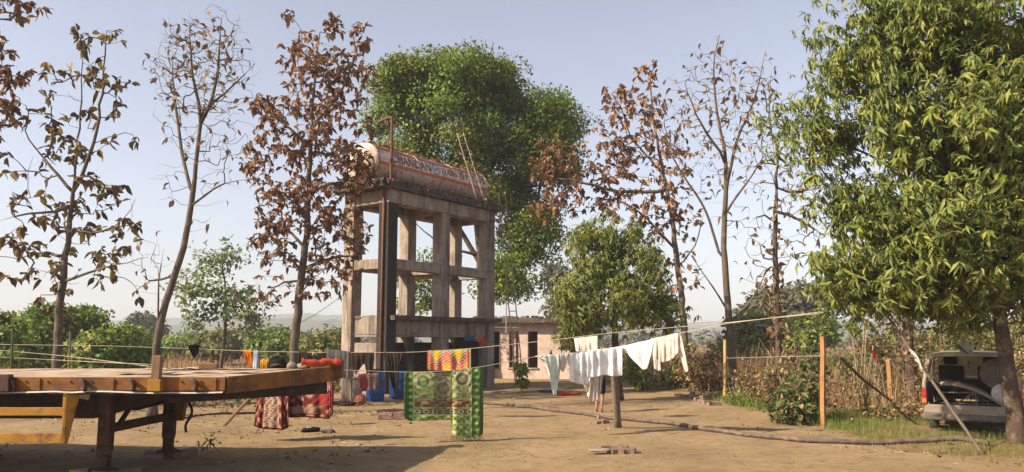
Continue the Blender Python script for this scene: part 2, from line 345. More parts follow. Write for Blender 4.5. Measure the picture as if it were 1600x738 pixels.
b.add(np.stack([X, Y, Z], -1).reshape(-1, 3), np.stack([ii+jj, ii+jj+1, ii+nx+jj+1, ii+nx+jj], -1).reshape(-1, 4), col=np.repeat(wildf.reshape(-1, 1), 3, 1))
kind(b.obj('ground', ground_material(), smooth=True), 'structure')

hill_m = mat('wooded_hill', (.07,.08,.04), .95, scale=.03, detail=8, bump=1, bscale=.2)
def hill(name, y0, prof, thick, seed):
    r = np.random.default_rng(seed); b = MB()
    x = np.linspace(prof[0][0], prof[-1][0], 260); h = np.interp(x, [p[0] for p in prof], [p[1] for p in prof])
    h = h + sum(np.sin(x * f + r.uniform(0, 6)) * a for f, a in ((.02, 1.2), (.05, .8), (.13, .5), (.31, .5), (.7, .35), (1.3,.3)))
    rows = []
    for k, (dy, q) in enumerate(((-1, 0), (-.75, .35), (-.45, .7), (-.2, .93), (0, 1), (.4, .6), (1, 0))):
        rows.append(np.stack([x, y0 + dy * thick + r.normal(0, thick * .02, len(x)), np.maximum(h, .2) * q + (0 if q else -1.0)], -1))
    V = np.stack(rows); n, k = V.shape[:2]
    i = np.arange(n - 1)[:, None] * k; j = np.arange(k - 1)[None]
    b.add(V.reshape(-1, 3), np.stack([i+j, i+j+1, i+k+j+1, i+k+j], -1).reshape(-1, 4))
    kind(b.obj(name, hill_m, smooth=False), 'structure')
hill('hills', 760, [(-900,6),(-500,9),(-330,15),(-260,19),(-190,22),(-120,16),(-40,12),(100,12),(250,15),(330,17),(480,12),(900,6)], 130, 3)
hill('hills_far', 1150, [(-1500,10),(-700,24),(-420,34),(-300,40),(-200,34),(-60,22),(200,24),(420,34),(700,20),(1500,10)], 180, 5)

hz = MB().box((0, 700, 34), (4400, 1560, 74)); 
hm = bpy.data.materials.new('haze'); hm.use_nodes = True; hn = hm.node_tree.nodes; hn.remove(hn['Principled BSDF'])
pv = hn.new('ShaderNodeVolumePrincipled'); pv.inputs['Color'].default_value = (.86,.89,.95,1); pv.inputs['Density'].default_value = .0007; pv.inputs['Anisotropy'].default_value = .0
hm.node_tree.links.new(pv.outputs[0], hn['Material Output'].inputs['Volume'])
kind(hz.obj('haze', hm), 'stuff', 'pale dry-season haze in the air over the yard and fields')

# ------------------------------------------------------------------ leaves and trees
def leaf_tpl(nseg=4, width=.28, fold=.35, curl=.25, peak=.45, twist=0.0):
    t = np.linspace(0, 1, nseg + 1); w = width * np.sin(np.pi * np.clip(t, .03, .985) ** (math.log(.5) / math.log(peak))) ** .8
    z = -curl * t ** 2; V = []
    for i in range(nseg + 1):
        a = twist * t[i]; c, s_ = math.cos(a), math.sin(a)
        V += [(-w[i]*c, t[i], z[i] + fold*w[i] - w[i]*s_), (0, t[i], z[i]), (w[i]*c, t[i], z[i] + fold*w[i] + w[i]*s_)]
    F = []
    for i in range(nseg):
        o = i * 3; F += [[o, o+1, o+4, o+3], [o+1, o+2, o+5, o+4]]
    return np.array(V), np.array(F)
def diamond_tpl(width=.3, fold=.25):
    V = np.array([[0,0,0],[-width,.45,fold*width],[0,.5,0],[width,.45,fold*width],[0,1,-.12]], float)
    return V, np.array([[0,2,1,1],[0,3,2,2],[2,4,1,1],[3,4,2,2]])[:, :3]
def frames(ax, up):
    ax = ax / (np.linalg.norm(ax, axis=1)[:, None] + 1e-9)
    r = np.cross(ax, up); r /= np.linalg.norm(r, axis=1)[:, None] + 1e-9
    return np.stack([r, ax, np.cross(r, ax)], -1)          # columns: x, y(axis), z(normal)
def scatter(mb, tpl, pos, R, s, m=0):
    V, F = tpl; n = len(pos)
    if n == 0: return
    s = np.asarray(s, float)
    if s.ndim == 1: s = np.repeat(s[:, None], 3, 1)
    W = np.einsum('nij,nkj->nki', R, V[None] * s[:, None, :]) + pos[:, None]
    FF = (F[None] + (np.arange(n) * len(V))[:, None, None]).reshape(-1, F.shape[1])
    mb.add(W.reshape(-1, 3), FF, m)
def rand_dirs(n, r): 
    v = r.normal(size=(n, 3)); return v / np.linalg.norm(v, axis=1)[:, None]
def ellipsoids(ells, D, r, surf=.0):
    """ells: (cx, cy, rx, ry, count, depth offset, depth radius) in photo pixels / K metres -> points"""
    out = []
    for cx, cy, rx, ry, n, dz, dr in ells:
        c = P(cx, cy, D + dz); px = PX(D + dz)
        d = rand_dirs(n, r); rad = r.uniform(0, 1, n) ** (1 / 3) if not surf else r.uniform(1 - surf, 1, n)
        out.append(c + d * rad[:, None] * np.array([rx * px, dr * K, ry * px]))
    return np.concatenate(out)
def resample(pts, step):
    pts = np.asarray(pts, float); d = np.r_[0, np.cumsum(np.linalg.norm(np.diff(pts, axis=0), axis=1))]
    n = max(2, int(d[-1] / step) + 1); s = np.linspace(0, d[-1], n)
    out = np.stack([np.interp(s, d, pts[:, i]) for i in range(3)], 1)
    for _ in range(2): out[1:-1] = .25 * out[:-2] + .5 * out[1:-1] + .25 * out[2:]
    return out
def grow(paths, targets, r, step=.35, wob=.06, R=.2, r0=.006, rise=.35, maxd=9):
    pos = []; par = []; rmin = []
    for i, p in enumerate(paths):
        q = resample(p, step); q[1:-1] += r.normal(0, wob * .25, (len(q) - 2, 3))
        if i == 0: prev = -1; st = 0
        else:
            A = np.array(pos); prev = int(np.argmin(np.linalg.norm(A - q[0], axis=1))); st = 1
        for v in q[st:]:
            pos.append(v); par.append(prev); prev = len(pos) - 1; rmin.append(0)
        m_ = len(q) - st; w_ = np.linspace(0, 1, m_); rmin[-m_:] = list(R * ((.9 - .72*w_) if i == 0 else (.34 - .26*w_)))
    A = np.zeros((len(pos) + len(targets) * 14 + 10, 3)); A[:len(pos)] = pos; n = len(pos)
    z0 = A[0, 2] + .28 * (A[:n, 2].max() - A[0, 2])
    dist = np.min(np.linalg.norm(targets[:, None] - A[None, :n], axis=2), axis=1)
    tips = []
    for t in targets[np.argsort(dist)]:
        dv = t - A[:n]; d = np.linalg.norm(dv, axis=1)
        cost = d + .7 * np.maximum(0, -dv[:, 2]) + 2.0 * (A[:n, 2] < min(z0, t[2] - .2)) * d * .3
        k = int(np.argmin(cost)); L = d[k]
        m = int(min(12, max(2, L / step)))
        a = A[k]; ctrl = a + (t - a) * np.array([.62, .62, .5 - rise * .5]) + r.normal(0, .10 * L, 3)
        prev = k
        for q in np.linspace(0, 1, m + 1)[1:]:
            A[n] = (1-q)**2 * a + 2*q*(1-q) * ctrl + q*q * t + (r.normal(0, wob * .5, 3) * min(1, L) if q < 1 else 0)
            par.append(prev); prev = n; n += 1
        tips.append(prev)
    A = A[:n]; par = np.array(par)
    cnt = np.zeros(n); cnt[tips] = 1
    for i in range(n - 1, 0, -1): cnt[par[i]] += cnt[i]
    cnt = np.maximum(cnt, 1)
    e = max(1.3, math.log(max(cnt[0], 3)) / math.log(R / r0))
    rad = r0 * cnt ** (1 / e); rad[:len(rmin)] = .5*np.minimum(rad[:len(rmin)], R) + .5*np.array(rmin); 
    for i in range(n): 
        if par[i] >= 0 and i < len(rmin): rad[i] = min(rad[i], rad[par[i]])
    return A, par, rad, np.array(tips)
def wood(A, par, rad, thick):
    """-> (thick MB, twig MB)"""
    n = len(A); ch = [[] for _ in range(n)]
    for i in range(1, n): ch[par[i]].append(i)
    big, small = MB(), MB(); stack = [(0, -1)]
    while stack:
        s, p = stack.pop(); path = [p] if p >= 0 else []; rr = [min(rad[p], rad[s] * 1.15)] if p >= 0 else []
        i = s
        while True:
            path.append(i); rr.append(rad[i])
            c = ch[i]
            if not c: break
            mn = max(c, key=lambda q: rad[q])
            for q in c:
                if q != mn: stack.append((q, i))
            i = mn
        if len(path) < 2: continue
        pts = A[path]; rr = np.array(rr)
        if p < 0:
            h = np.r_[0, np.cumsum(np.linalg.norm(np.diff(pts, axis=0), axis=1))]; rr = rr * (1 + .45 * np.exp(-h / .35)) * (1 - .25 * h / h[-1])
        rr[-1] *= .5
        isbig = rr.max() > thick
        (big if isbig else small).tube(pts, rr, 8 if rr.max() > .06 else (5 if rr.max() > .02 else 3))
    return big, small

_lr = np.random.default_rng(99)
TEAK_TPL = [(lambda q: (q[0] + _lr.normal(0, .035, q[0].shape) * (q[0][:, 1:2] > .05), q[1]))(leaf_tpl(4, w, f, c, p, t)) for w, f, c, p, t in ((.32,.35,.35,.55,.3),(.26,.9,.3,.5,-.7),(.35,.2,.65,.56,.3),(.20,1.2,.55,.5,.9),(.32,.6,-.2,.55,-.5),(.28,.5,.9,.5,1.3))]
LEAF_ME = {}
def leaf_meshes(matname):
    if matname not in LEAF_ME:
        LEAF_ME[matname] = [MB().add(*t).mesh('leaf', M[matname], True) for t in TEAK_TPL]
    return LEAF_ME[matname]

def teak(name, label, D, paths, ells, per_tip, size, matname, R, r, nobj=300, group='dry trees shedding brown leaves', bare=0, dpath=None,
         wobble=.07, rise=.5, bark='bark', r0=.006, droop=.55, tipfrac=1.0, extra=None):
    rr = np.random.default_rng(r)
    base = P(*paths[0][0], D); base[2] = 0
    pp = []
    for k, p in enumerate(paths):
        off = 0 if k == 0 else rr.uniform(-1, 1)
        pts = [P(x, y, D + off * (i / max(1, len(p) - 1)) * .9) for i, (x, y) in enumerate(p)]
        if k == 0: pts = [base + (0, 0, -.06)] + [q for q in pts if q[2] > .25]
        pp.append(np.array(pts))
    tg = ellipsoids(ells, D, rr)
    A, par, rad, tips = grow(pp, tg, rr, wob=wobble, R=R, r0=r0, rise=rise)
    big, small = wood(A, par, rad, .03)
    t = thing(name, label, 'tree', base, group=group)
    T0 = Matrix.Translation(-Vector(base))
    def loc(o): o.matrix_parent_inverse = T0
    tr = big.obj('trunk', M[bark], t, True); loc(tr)
    # leaves
    tip_ids = tips[rr.random(len(tips)) < tipfrac]
    nl = rr.integers(per_tip[0], per_tip[1] + 1, len(tip_ids))
    idx = np.repeat(tip_ids, nl)
    q = rr.random(len(idx)) ** 1.5 * .8
    pos = A[idx] * (1 - q)[:, None] + A[par[idx]] * q[:, None]
    twd = A[idx] - A[par[idx]]; twd /= np.linalg.norm(twd, axis=1)[:, None] + 1e-9
    ax = rand_dirs(len(idx), rr) * .9 + twd * .5 + np.array([0, 0, -droop])
    up = rand_dirs(len(idx), rr) * .7 + np.array([0, 0, 1.])
    if extra is not None:
        pe = ellipsoids(extra, D, rr); pos = np.concatenate([pos, pe]); ax = np.concatenate([ax, rand_dirs(len(pe), rr) + (0,0,-.7)]); up = np.concatenate([up, rand_dirs(len(pe), rr) + (0,0,1)])
    Rm = frames(ax, up); s = rr.uniform(size[0], size[1], len(pos)); s3 = np.stack([s * rr.uniform(.75, 1.15, len(s)), s, s * rr.uniform(.4, 1.5, len(s))], 1)
    order = rr.permutation(len(pos)); sel, rest = order[:nobj], order[nobj:]
    kk = rr.integers(0, len(TEAK_TPL), len(pos))
    for k in range(len(TEAK_TPL)):
        w = rest[kk[rest] == k]
        scatter(small, TEAK_TPL[k], pos[w], Rm[w], s3[w], 1)
    cr = small.obj('crown', [M['twig'], M[matname]], t, True); loc(cr)
    ms = leaf_meshes(matname)
    for i in sel:
        o = bpy.data.objects.new('leaf', ms[kk[i]]); COL.objects.link(o); o.parent = cr
        mw = Matrix(Rm[i].tolist()).to_4x4() @ Matrix.Diagonal((*s3[i], 1)); mw.translation = Vector(pos[i] - base)
        o.matrix_parent_inverse = Matrix.Identity(4)
        # crown carries the tree's inverse offset itself: express the leaf in crown space (world coordinates)
        mw.translation = Vector(pos[i]); o.matrix_basis = mw
    return t

MANGO_TPL = [leaf_tpl(2, .14, .5, c, .45, t) for c, t in ((.25,.2),(.5,-.2),(.1,.4),(.7,0))]
DIA = [diamond_tpl(.32, .3), diamond_tpl(.25, .6), diamond_tpl(.38, .1)]
def leafy(name, label, D, paths, ells, mode, nleaf, size, matname, R, seed, ntip=250, group=None, cat='tree', bark='bark_dark', sig=.28, core=.35, mat2=None, frac2=.2, surf=.45, rise=.3, r0=.008, twigmat='twig', spread=.9):
    rr = np.random.default_rng(seed)
    base = P(*paths[0][0], D); base[2] = 0
    pp = []
    for k, p in enumerate(paths):
        off = 0 if k == 0 else rr.uniform(-1, 1) * spread
        pts = [P(x, y, D + off * (i / max(1, len(p) - 1))) for i, (x, y) in enumerate(p)]
        if k == 0: pts = [base + (0, 0, -.06)] + [q for q in pts if q[2] > .15]
        pp.append(np.array(pts))
    tot = sum(e[4] for e in ells); el2 = [(*e[:4], max(2, int(e[4] / tot * ntip)), *e[5:]) for e in ells]
    tg = ellipsoids(el2, D, rr, surf)
    A, par, rad, tips = grow(pp, tg, rr, R=R, r0=r0, rise=rise, wob=.06)
    big, small = wood(A, par, rad, .035)
    t = thing(name, label, cat, base, group=group); T0 = Matrix.Translation(-Vector(base))
    tr = big.obj('trunk' if cat == 'tree' else 'stem', M[bark], t, True); tr.matrix_parent_inverse = T0
    cl = A[tips]
    c0 = cl.mean(0)
    if mode == 'mango':
        nw = nleaf // 9
        wp = cl[rr.integers(0, len(cl), nw)] + rr.normal(0, sig, (nw, 3))
        out = wp - c0; out /= np.linalg.norm(out, axis=1)[:, None] + 1e-9
        sh = out * .7 + rand_dirs(nw, rr) * .45 + np.array([0, 0, .15]); sh /= np.linalg.norm(sh, axis=1)[:, None]
        k = 9; ang = np.arange(k) * 2.4
        a1 = np.cross(sh, np.array([.13, .2, 1.])); a1 /= np.linalg.norm(a1, axis=1)[:, None]; a2 = np.cross(sh, a1)
        el = np.linspace(-.1, .9, k)
        ax = (np.cos(ang)[None, :, None] * a1[:, None] + np.sin(ang)[None, :, None] * a2[:, None]) * np.cos(el)[None, :, None] + sh[:, None] * np.sin(el)[None, :, None]
        dr_ = rr.uniform(.25, 1.35, (nw, 1, 1)); ax = ax + dr_ * np.array([0, 0, -1.]) + rr.normal(0, .22, ax.shape)
        pos = (wp[:, None] - sh[:, None] * (rr.random((nw, k, 1)) * .10 * size[1] / .25)).reshape(-1, 3); ax = ax.reshape(-1, 3)
        up = np.repeat(sh, k, 0) + np.array([0, 0, .8]) + rr.normal(0, .2, (nw * k, 3))
        s = rr.uniform(size[0], size[1], nw * k) * np.repeat(rr.uniform(.55, 1.25, nw), k); lose = rr.random(nw * k) < np.repeat(rr.uniform(0, .5, nw), k)
        young = np.repeat(rr.random(nw) < frac2, k); tp = MANGO_TPL
    else:
        ci = rr.integers(0, len(cl), nleaf)
        csz = rr.uniform(.5, 1.3, len(cl))
        gn = rr.normal(0, 1, (nleaf, 3)); gl = np.linalg.norm(gn, axis=1); gn *= np.minimum(1, 2.0 / gl * rr.uniform(.8, 1, nleaf))[:, None]
        pos = cl[ci] + gn * sig * csz[ci][:, None] * np.array([1, 1, .6])
        out = pos - c0; out /= np.linalg.norm(out, axis=1)[:, None] + 1e-9
        ax = rand_dirs(nleaf, rr) + out * .4 + np.array([0, 0, -.25]); up = out + rand_dirs(nleaf, rr) * .6 + np.array([0, 0, .7])
        s = rr.uniform(size[0], size[1], nleaf); young = (rr.random(len(cl)) < frac2)[ci]; tp = DIA
    Rm = frames(ax, up); kk = rr.integers(0, len(tp), len(pos))
    keep = pos[:, 2] > .08
    if mode == 'mango': keep &= ~lose
    for k in range(len(tp)):
        for yv in (False, True):
            w = (kk == k) & (young == yv) & keep
            scatter(small, tp[k], pos[w], Rm[w], s[w], 2 if (yv and mat2) else 1)
    cr = small.obj('crown' if cat == 'tree' else 'foliage', [M[twigmat], M[matname], M[mat2 or matname]], t, True); cr.matrix_parent_inverse = T0
    return t

# --- dry teaks
teak('teak_tree', 'tall sparse teak with big curled leaves and two upright leaders, behind the trailer deck', 18,
     [[(86,592),(90,530),(97,450),(105,380),(114,300)], [(114,300),(120,240),(128,150),(131,58)], [(116,300),(150,225),(161,130),(167,48)],
      [(112,305),(85,262),(42,226),(36,185)], [(103,442),(140,424),(200,410),(232,402)], [(110,360),(150,368),(196,350),(212,310)], [(104,400),(60,395),(25,405),(-15,400)],
      [(112,330),(70,335),(30,330),(0,345)]],
     [(130,58,20,16,9,0,.4),(172,58,20,26,12,0,.4),(112,112,45,18,14,0,.6),(172,128,38,26,18,0,.6),(190,165,14,10,4,0,.3),(66,185,22,16,7,0,.4),(88,214,16,20,9,0,.4),(40,165,8,8,3,0,.2),
      (125,240,30,25,9,0,.5),(28,270,24,10,4,0,.4),(152,288,30,22,13,0,.5),(50,318,45,22,12,0,.7),(185,310,35,25,13,0,.7),(210,215,10,10,3,0,.2),(105,330,50,30,14,0,.8),(195,365,38,28,12,0,.6),
      (35,372,45,20,8,0,.6),(60,405,45,28,10,0,.6),(130,400,60,20,9,0,.6),(65,462,14,14,4,0,.2),(20,440,20,14,3,0,.4),(215,450,20,20,3,0,.4),(100,470,25,30,6,0,.4),(15,250,10,20,3,0,.3),(115,230,75,170,60,0,1),(100,400,110,60,50,0,1)],
     (2, 5), (.14, .29), 'teak_olive', .14, 11, r0=.0065, tipfrac=.8)
teak('teak_tree', 'forked slender tree with a bare twiggy top, right of the deck stake post', 16.7,
     [[(242,586),(247,520),(262,460),(288,388),(300,320),(308,230),(318,172)], [(248,510),(246,445),(256,388)], [(302,310),(285,240),(272,160),(268,70)],
      [(315,195),(338,140),(346,30)], [(316,185),(300,120),(296,45)], [(318,172),(360,140),(398,100)], [(303,318),(340,286),(388,280)], [(270,440),(240,430),(205,460)]],
     [(320,110,88,80,230,0,1.3),(300,210,55,50,60,0,.9),(360,215,40,50,50,0,.8),(262,280,30,40,24,0,.5),(225,400,24,60,12,0,.4),(345,285,40,30,26,0,.6),(310,345,22,30,10,0,.4),(330,200,80,60,60,0,1),(312,105,80,78,360,0,1.4),(290,60,40,44,70,0,.8),(345,55,45,50,80,0,.8),(262,150,26,50,50,0,.6),(235,420,34,70,30,0,.5)],
     (0, 1), (.11, .22), 'teak', .118, 12, wobble=.03, r0=.0032, tipfrac=.5, rise=.85)
teak('teak_tree', 'straight teak thick with dry brown leaves, in front of the left tower columns', 21.5,
     [[(458,565),(464,500),(470,440),(478,380),(483,300),(485,220),(492,120),(500,50)], [(478,390),(440,350),(405,345)], [(484,300),(530,280),(560,300)], [(476,420),(520,400),(560,400)], [(485,230),(430,180),(410,170)], [(486,200),(540,140),(560,60)], [(472,440),(435,440),(410,470)]],
     [(490,110,55,75,110,0,1.1),(524,42,14,20,14,0,.3),(562,58,20,28,20,0,.4),(545,125,45,50,60,0,.8),(485,205,88,70,170,0,1.3),(410,165,28,24,26,0,.5),(405,265,30,26,24,0,.5),(540,265,45,50,80,0,.9),(470,320,75,50,120,0,1.2),
      (425,372,38,45,60,0,.7),(530,370,50,55,84,0,.8),(485,435,80,40,60,0,1),(560,262,26,40,34,0,.5),(575,205,16,24,10,0,.4),(415,470,20,20,6,0,.3),(450,30,8,16,5,0,.2),(390,235,16,16,8,0,.3)],
     (3, 6), (.14, .27), 'teak_red', .165, 13, nobj=300, r0=.005)
teak('teak_tree', 'teak at the picture edge, only its drooping branch ends in view', 18,
     [[(-120,640),(-115,480),(-120,300),(-110,150),(-105,0)], [(-112,230),(-60,170),(0,120)], [(-108,120),(-50,60),(0,30)], [(-114,300),(-60,260),(0,200)]],
     [(22,14,28,16,14,0,.5),(4,75,14,22,9,0,.4),(32,122,20,16,9,0,.4),(6,120,14,30,14,0,.4),(10,180,16,26,12,0,.4),(-60,60,60,90,40,0,.9),(-70,220,60,60,30,0,.9),(60,10,14,14,6,0,.3),(20,165,22,12,6,0,.3)],
     (3, 6), (.14, .27), 'teak_red', .17, 14, nobj=180, r0=.005)
teak('teak_tree', 'leaning teak with rusty brown leaves between the green tree and the bare trees', 27,
     [[(1074,560),(1066,480),(1058,400),(1048,330),(1032,250),(1020,180),(1014,105)], [(1055,390),(1000,330),(940,300)], [(1035,270),(985,215),(960,140)], [(1040,300),(960,300),(890,280)], [(1060,420),(1090,380),(1100,330)]],
     [(1014,112,18,22,14,0,.4),(1000,180,55,60,90,0,1.4),(958,150,30,28,24,0,.6),(950,235,42,60,80,0,1.2),(1020,260,60,60,90,0,1.4),(925,300,50,45,80,0,1.2),(868,262,42,50,90,0,1),(860,320,30,30,30,0,.8),(1000,340,80,45,70,0,1.4),(1070,330,30,50,30,0,.8),(1060,420,40,40,24,0,.8)],
     (2, 6), (.16, .30), 'teak_red', .16, 15, nobj=260, r0=.006)
teak('teak_tree', 'tall nearly bare tree with long upswept branches, behind the yellow fence post', 22,
     [[(1146,600),(1141,520),(1134,440),(1130,380),(1134,310),(1134,240),(1118,170),(1114,95),(1124,55)], [(1128,410),(1104,330),(1060,262),(1028,205)], [(1134,300),(1150,220),(1182,150),(1196,80)], [(1134,330),(1165,290),(1196,240)], [(1140,500),(1170,480),(1195,430)], [(1136,480),(1108,440),(1080,400)], [(1134,250),(1090,190),(1070,130)]],
     [(1120,150,70,90,110,0,1.2),(1060,230,50,70,50,0,.9),(1180,170,30,80,60,0,.8),(1110,270,60,50,50,0,1),(1190,260,30,50,30,0,.6),(1150,360,50,60,30,0,.8),(1185,440,30,40,12,0,.5),(1090,420,30,40,14,0,.5),(1125,75,12,20,10,0,.3),(1190,95,14,16,6,0,.3),(1120,180,92,125,420,0,1.3),(1200,400,40,60,30,0,.6)],
     (0, 1), (.13, .26), 'teak', .145, 16, nobj=300, wobble=.03, r0=.0038, rise=.8)
teak('creeper_tree', 'thin tree with creeper-wrapped trunk and bare side twigs, left of the big mango', 20,
     [[(1219,600),(1216,520),(1213,450),(1211,360),(1213,280),(1216,222)], [(1216,240),(1200,190),(1206,110)], [(1215,245),(1240,215),(1250,190)], [(1213,300),(1260,300),(1300,290)], [(1213,330),(1250,340),(1290,370)], [(1212,340),(1185,330),(1170,350)]],
     [(1205,130,14,40,14,0,.4),(1255,300,45,50,50,0,.8),(1185,260,25,60,30,0,.6),(1260,380,40,30,20,0,.6),(1180,370,25,40,16,0,.5),(1220,170,25,40,20,0,.5),(1250,300,60,80,60,0,.8)],
     (0, 1), (.12, .24), 'teak', .12, 17, nobj=250, bark='bark_dark', wobble=.06, extra=[(1213,430,12,60,60,0,.25),(1216,510,14,60,90,0,.3),(1212,340,9,50,30,0,.2),(1190,480,30,30,20,0,.4)])
teak('creeper_tree', 'creeper-covered dead trunk standing in dry brush behind the leaning pole', 17.5,
     [[(1428,640),(1424,580),(1420,520),(1408,450),(1400,380)]], [(1405,440,30,40,30,0,.5),(1395,380,30,30,20,0,.5)],
     (0, 1), (.12, .2), 'teak', .22, 18, nobj=120, bark='bark_dark', extra=[(1424,560,16,50,80,0,.35),(1415,490,20,40,50,0,.35)])

# --- green trees
leafy('shade_tree', 'big round-crowned green tree behind the concrete water tower', 33,
      [[(752,600),(754,480),(750,400),(742,320),(735,240)], [(752,470),(800,390),(838,320),(855,240)], [(750,410),(700,330),(660,250),(640,170)], [(742,320),(780,240),(800,150)], [(748,400),(690,385),(645,345)], [(770,420),(810,400),(850,380)], [(738,260),(700,180),(690,110)]],
      [(705,125,95,60,200,0,2.6),(635,140,52,50,110,0,2),(768,135,52,60,120,0,2.4),(858,196,46,50,110,0,2),(810,200,40,50,50,.6,1.6),(700,205,100,60,130,0,2.8),(865,255,36,45,50,0,1.6),(800,270,75,75,120,0,2.4),(832,355,48,56,90,0,1.8),(645,245,50,48,70,0,2),(660,440,34,55,30,0,1.6),(810,430,46,46,60,0,1.6),(720,290,60,30,40,0,2),(600,180,20,30,16,0,1)],
      'leaf', 118000, (.12, .23), 'green', .34, 21, ntip=300, sig=.60, mat2='green_bright', frac2=.45, surf=.55)
leafy('mango_tree', 'small bushy mango tree with drooping yellow-green leaves, behind the white washing', 21,
      [[(966,624),(963,560),(960,500),(955,440)], [(960,510),(920,450),(900,430)], [(960,500),(1000,440),(1020,430)], [(955,450),(950,390),(945,360)]],
      [(930,392,48,50,60,0,1.0),(958,362,44,26,26,0,.8),(985,425,50,58,70,0,1.1),(898,470,34,50,46,-.4,.9),(1010,475,36,42,40,0,.9),(950,478,66,46,60,-.4,1.1),(1046,500,24,44,16,.8,.7),(900,520,30,20,14,-.4,.6)],
      'mango', 26000, (.14, .24), 'mango_young', .15, 22, ntip=300, sig=.20, mat2='mango', frac2=.45, surf=.4)
leafy('mango_tree', 'huge mango tree with dense drooping foliage towering over the derelict van', 11.6,
      [[(1593,706),(1581,620),(1568,540),(1560,470),(1552,380),(1548,250)], [(1560,450),(1480,340),(1400,260),(1330,230)], [(1556,400),(1470,210),(1340,110)], [(1552,360),(1500,180),(1440,70)], [(1549,300),(1600,150),(1620,40)], [(1560,460),(1640,350),(1720,260)], [(1558,440),(1450,400),(1360,400)], [(1560,470),(1510,430),(1470,420)]],
      [(1312,90,50,62,44,0,.9),(1250,185,24,46,16,0,.5),(1275,245,26,30,10,0,.5),(1420,70,80,75,90,0,1.4),(1520,50,90,80,100,0,1.7),(1610,90,80,120,110,0,1.8),(1365,200,76,72,66,-.2,1.3),(1480,190,95,95,120,-.4,1.7),(1580,240,90,105,120,-.5,1.7),(1338,330,44,56,40,0,.9),(1420,340,72,72,84,-.3,1.3),(1520,350,85,75,90,-.5,1.5),
       (1312,420,26,32,20,0,.5),(1395,425,62,38,50,0,1),(1490,435,55,34,40,0,1.1),(1610,380,60,80,70,-.3,1.3),(1730,220,120,180,140,0,2),(1380,20,40,30,20,0,.7),(1560,-60,160,80,90,0,2),(1350,448,46,30,40,0,.8),(1445,462,56,26,44,.2,.9),(1530,455,50,34,44,.4,1.0),(1625,450,50,50,40,.3,1.0)],
      'mango', 118000, (.115, .21), 'mango', .155, 23, ntip=400, sig=.25, mat2='mango_young', frac2=.28, surf=.6)
leafy('feathery_tree', 'slim pale-leaved young tree with see-through foliage, above the orange cloth', 25,
      [[(343,592),(350,530),(356,480),(350,430),(345,395)], [(354,490),(320,450),(290,440)], [(354,480),(390,460),(405,440)], [(350,430),(330,410),(310,405)]],
      [(345,405,50,30,40,0,.9),(305,450,36,36,30,0,.8),(385,480,38,36,30,0,.8),(350,470,60,40,36,0,1),(300,500,30,16,12,0,.6),(390,510,26,16,12,0,.5)],
      'leaf', 1900, (.12, .26), 'feather', .09, 24, ntip=170, sig=.26, surf=.8, bark='bark')
# --- bushes behind the trailer and far trees
def bush(label, D, cx, base_y, ells, n, size, matname, seed, name='bush', group='green bushes at the edge of the yard', sig=.3, mat2=None):
    leafy(name, label, D, [[(cx, base_y), (cx, base_y - 20), (cx + 2, base_y - 40)]], ells, 'leaf', n, size, matname, .08, seed, ntip=160, group=group, cat='bush' if name == 'bush' else 'tree', sig=sig, mat2=mat2, frac2=.35, surf=.45, spread=.5)
bush('tall leafy green bush at the picture edge behind the trailer deck', 30, 30, 585, [(25,520,50,36,40,0,1.6),(80,512,40,30,30,0,1.4),(-40,520,50,40,30,0,1.6),(40,555,70,20,20,0,1.4)], 9000, (.16,.32), 'green_bright', 31, mat2='green')
bush('dark green bush beside the sparse teak trunk', 31, 125, 585, [(125,512,34,28,30,0,1.3),(110,545,40,25,20,0,1.3)], 5000, (.16,.32), 'green', 32, mat2='green_bright')
bush('low rounded green bush left of the forked tree', 28, 180, 590, [(180,545,50,36,40,0,1.6),(215,560,30,20,16,0,1),(150,555,30,26,16,0,1)], 7000, (.15,.30), 'green_bright', 33, mat2='green')
bush('hazy green bush beyond the black hanging rag', 62, 285, 560, [(285,540,40,16,40,0,2),(320,545,30,14,20,0,2)], 3500, (.25,.5), 'green_bright', 34, sig=.4)
bush('brownish green bush beyond the feathery tree', 50, 345, 565, [(345,540,42,20,40,0,2)], 3500, (.25,.45), 'olive', 35, sig=.4)
bush('green bush left of the tower behind the brown teak', 42, 440, 570, [(432,538,36,20,40,0,2),(455,545,30,18,20,0,1.6)], 4500, (.2,.4), 'green_bright', 36, mat2='olive', sig=.4)
bush('olive bush close to the left tower column', 40, 505, 575, [(505,545,34,22,40,0,1.6),(525,535,20,16,12,0,1)], 4000, (.2,.4), 'olive', 37, mat2='green', sig=.4)
bush('dark leafy bush on the far side of the lane, right of the bare tree', 38, 1172, 585, [(1172,512,26,20,30,0,1.6),(1160,540,36,16,20,0,1.6)], 3600, (.2,.4), 'green', 38, mat2='olive', sig=.4)
bush('bright green bush right of the creeper-wrapped tree', 36, 1268, 585, [(1268,520,34,22,30,0,1.4),(1240,535,30,18,16,0,1.4)], 4000, (.2,.36), 'green', 39, mat2='green_bright', sig=.36)
bush('olive scrub under the big mango crown', 30, 1480, 600, [(1490,535,60,18,40,0,1.5),(1575,525,50,26,30,0,1.5)], 3600, (.16,.32), 'olive', 40, sig=.36)
def far_tree(label, D, cx, by, ells, matname, seed, n=3000, size=(.35,.7)):
    leafy('field_tree', label, D, [[(cx, by), (cx, by - 25), (cx + 2, by - 45)], [(cx, by - 25), (cx - 14, by - 50)], [(cx, by - 25), (cx + 14, by - 50)]], ells, 'leaf', n, size, matname, .22, seed, ntip=140, group='trees far off in the fields', sig=.6, surf=.6, spread=1.5)
far_tree('grey-green spreading tree far off in the field, left of the forked trunk', 78, 226, 556, [(226,508,24,16,40,0,2.4),(212,520,16,10,14,0,2),(240,520,14,10,14,0,2)], 'greygreen', 41)
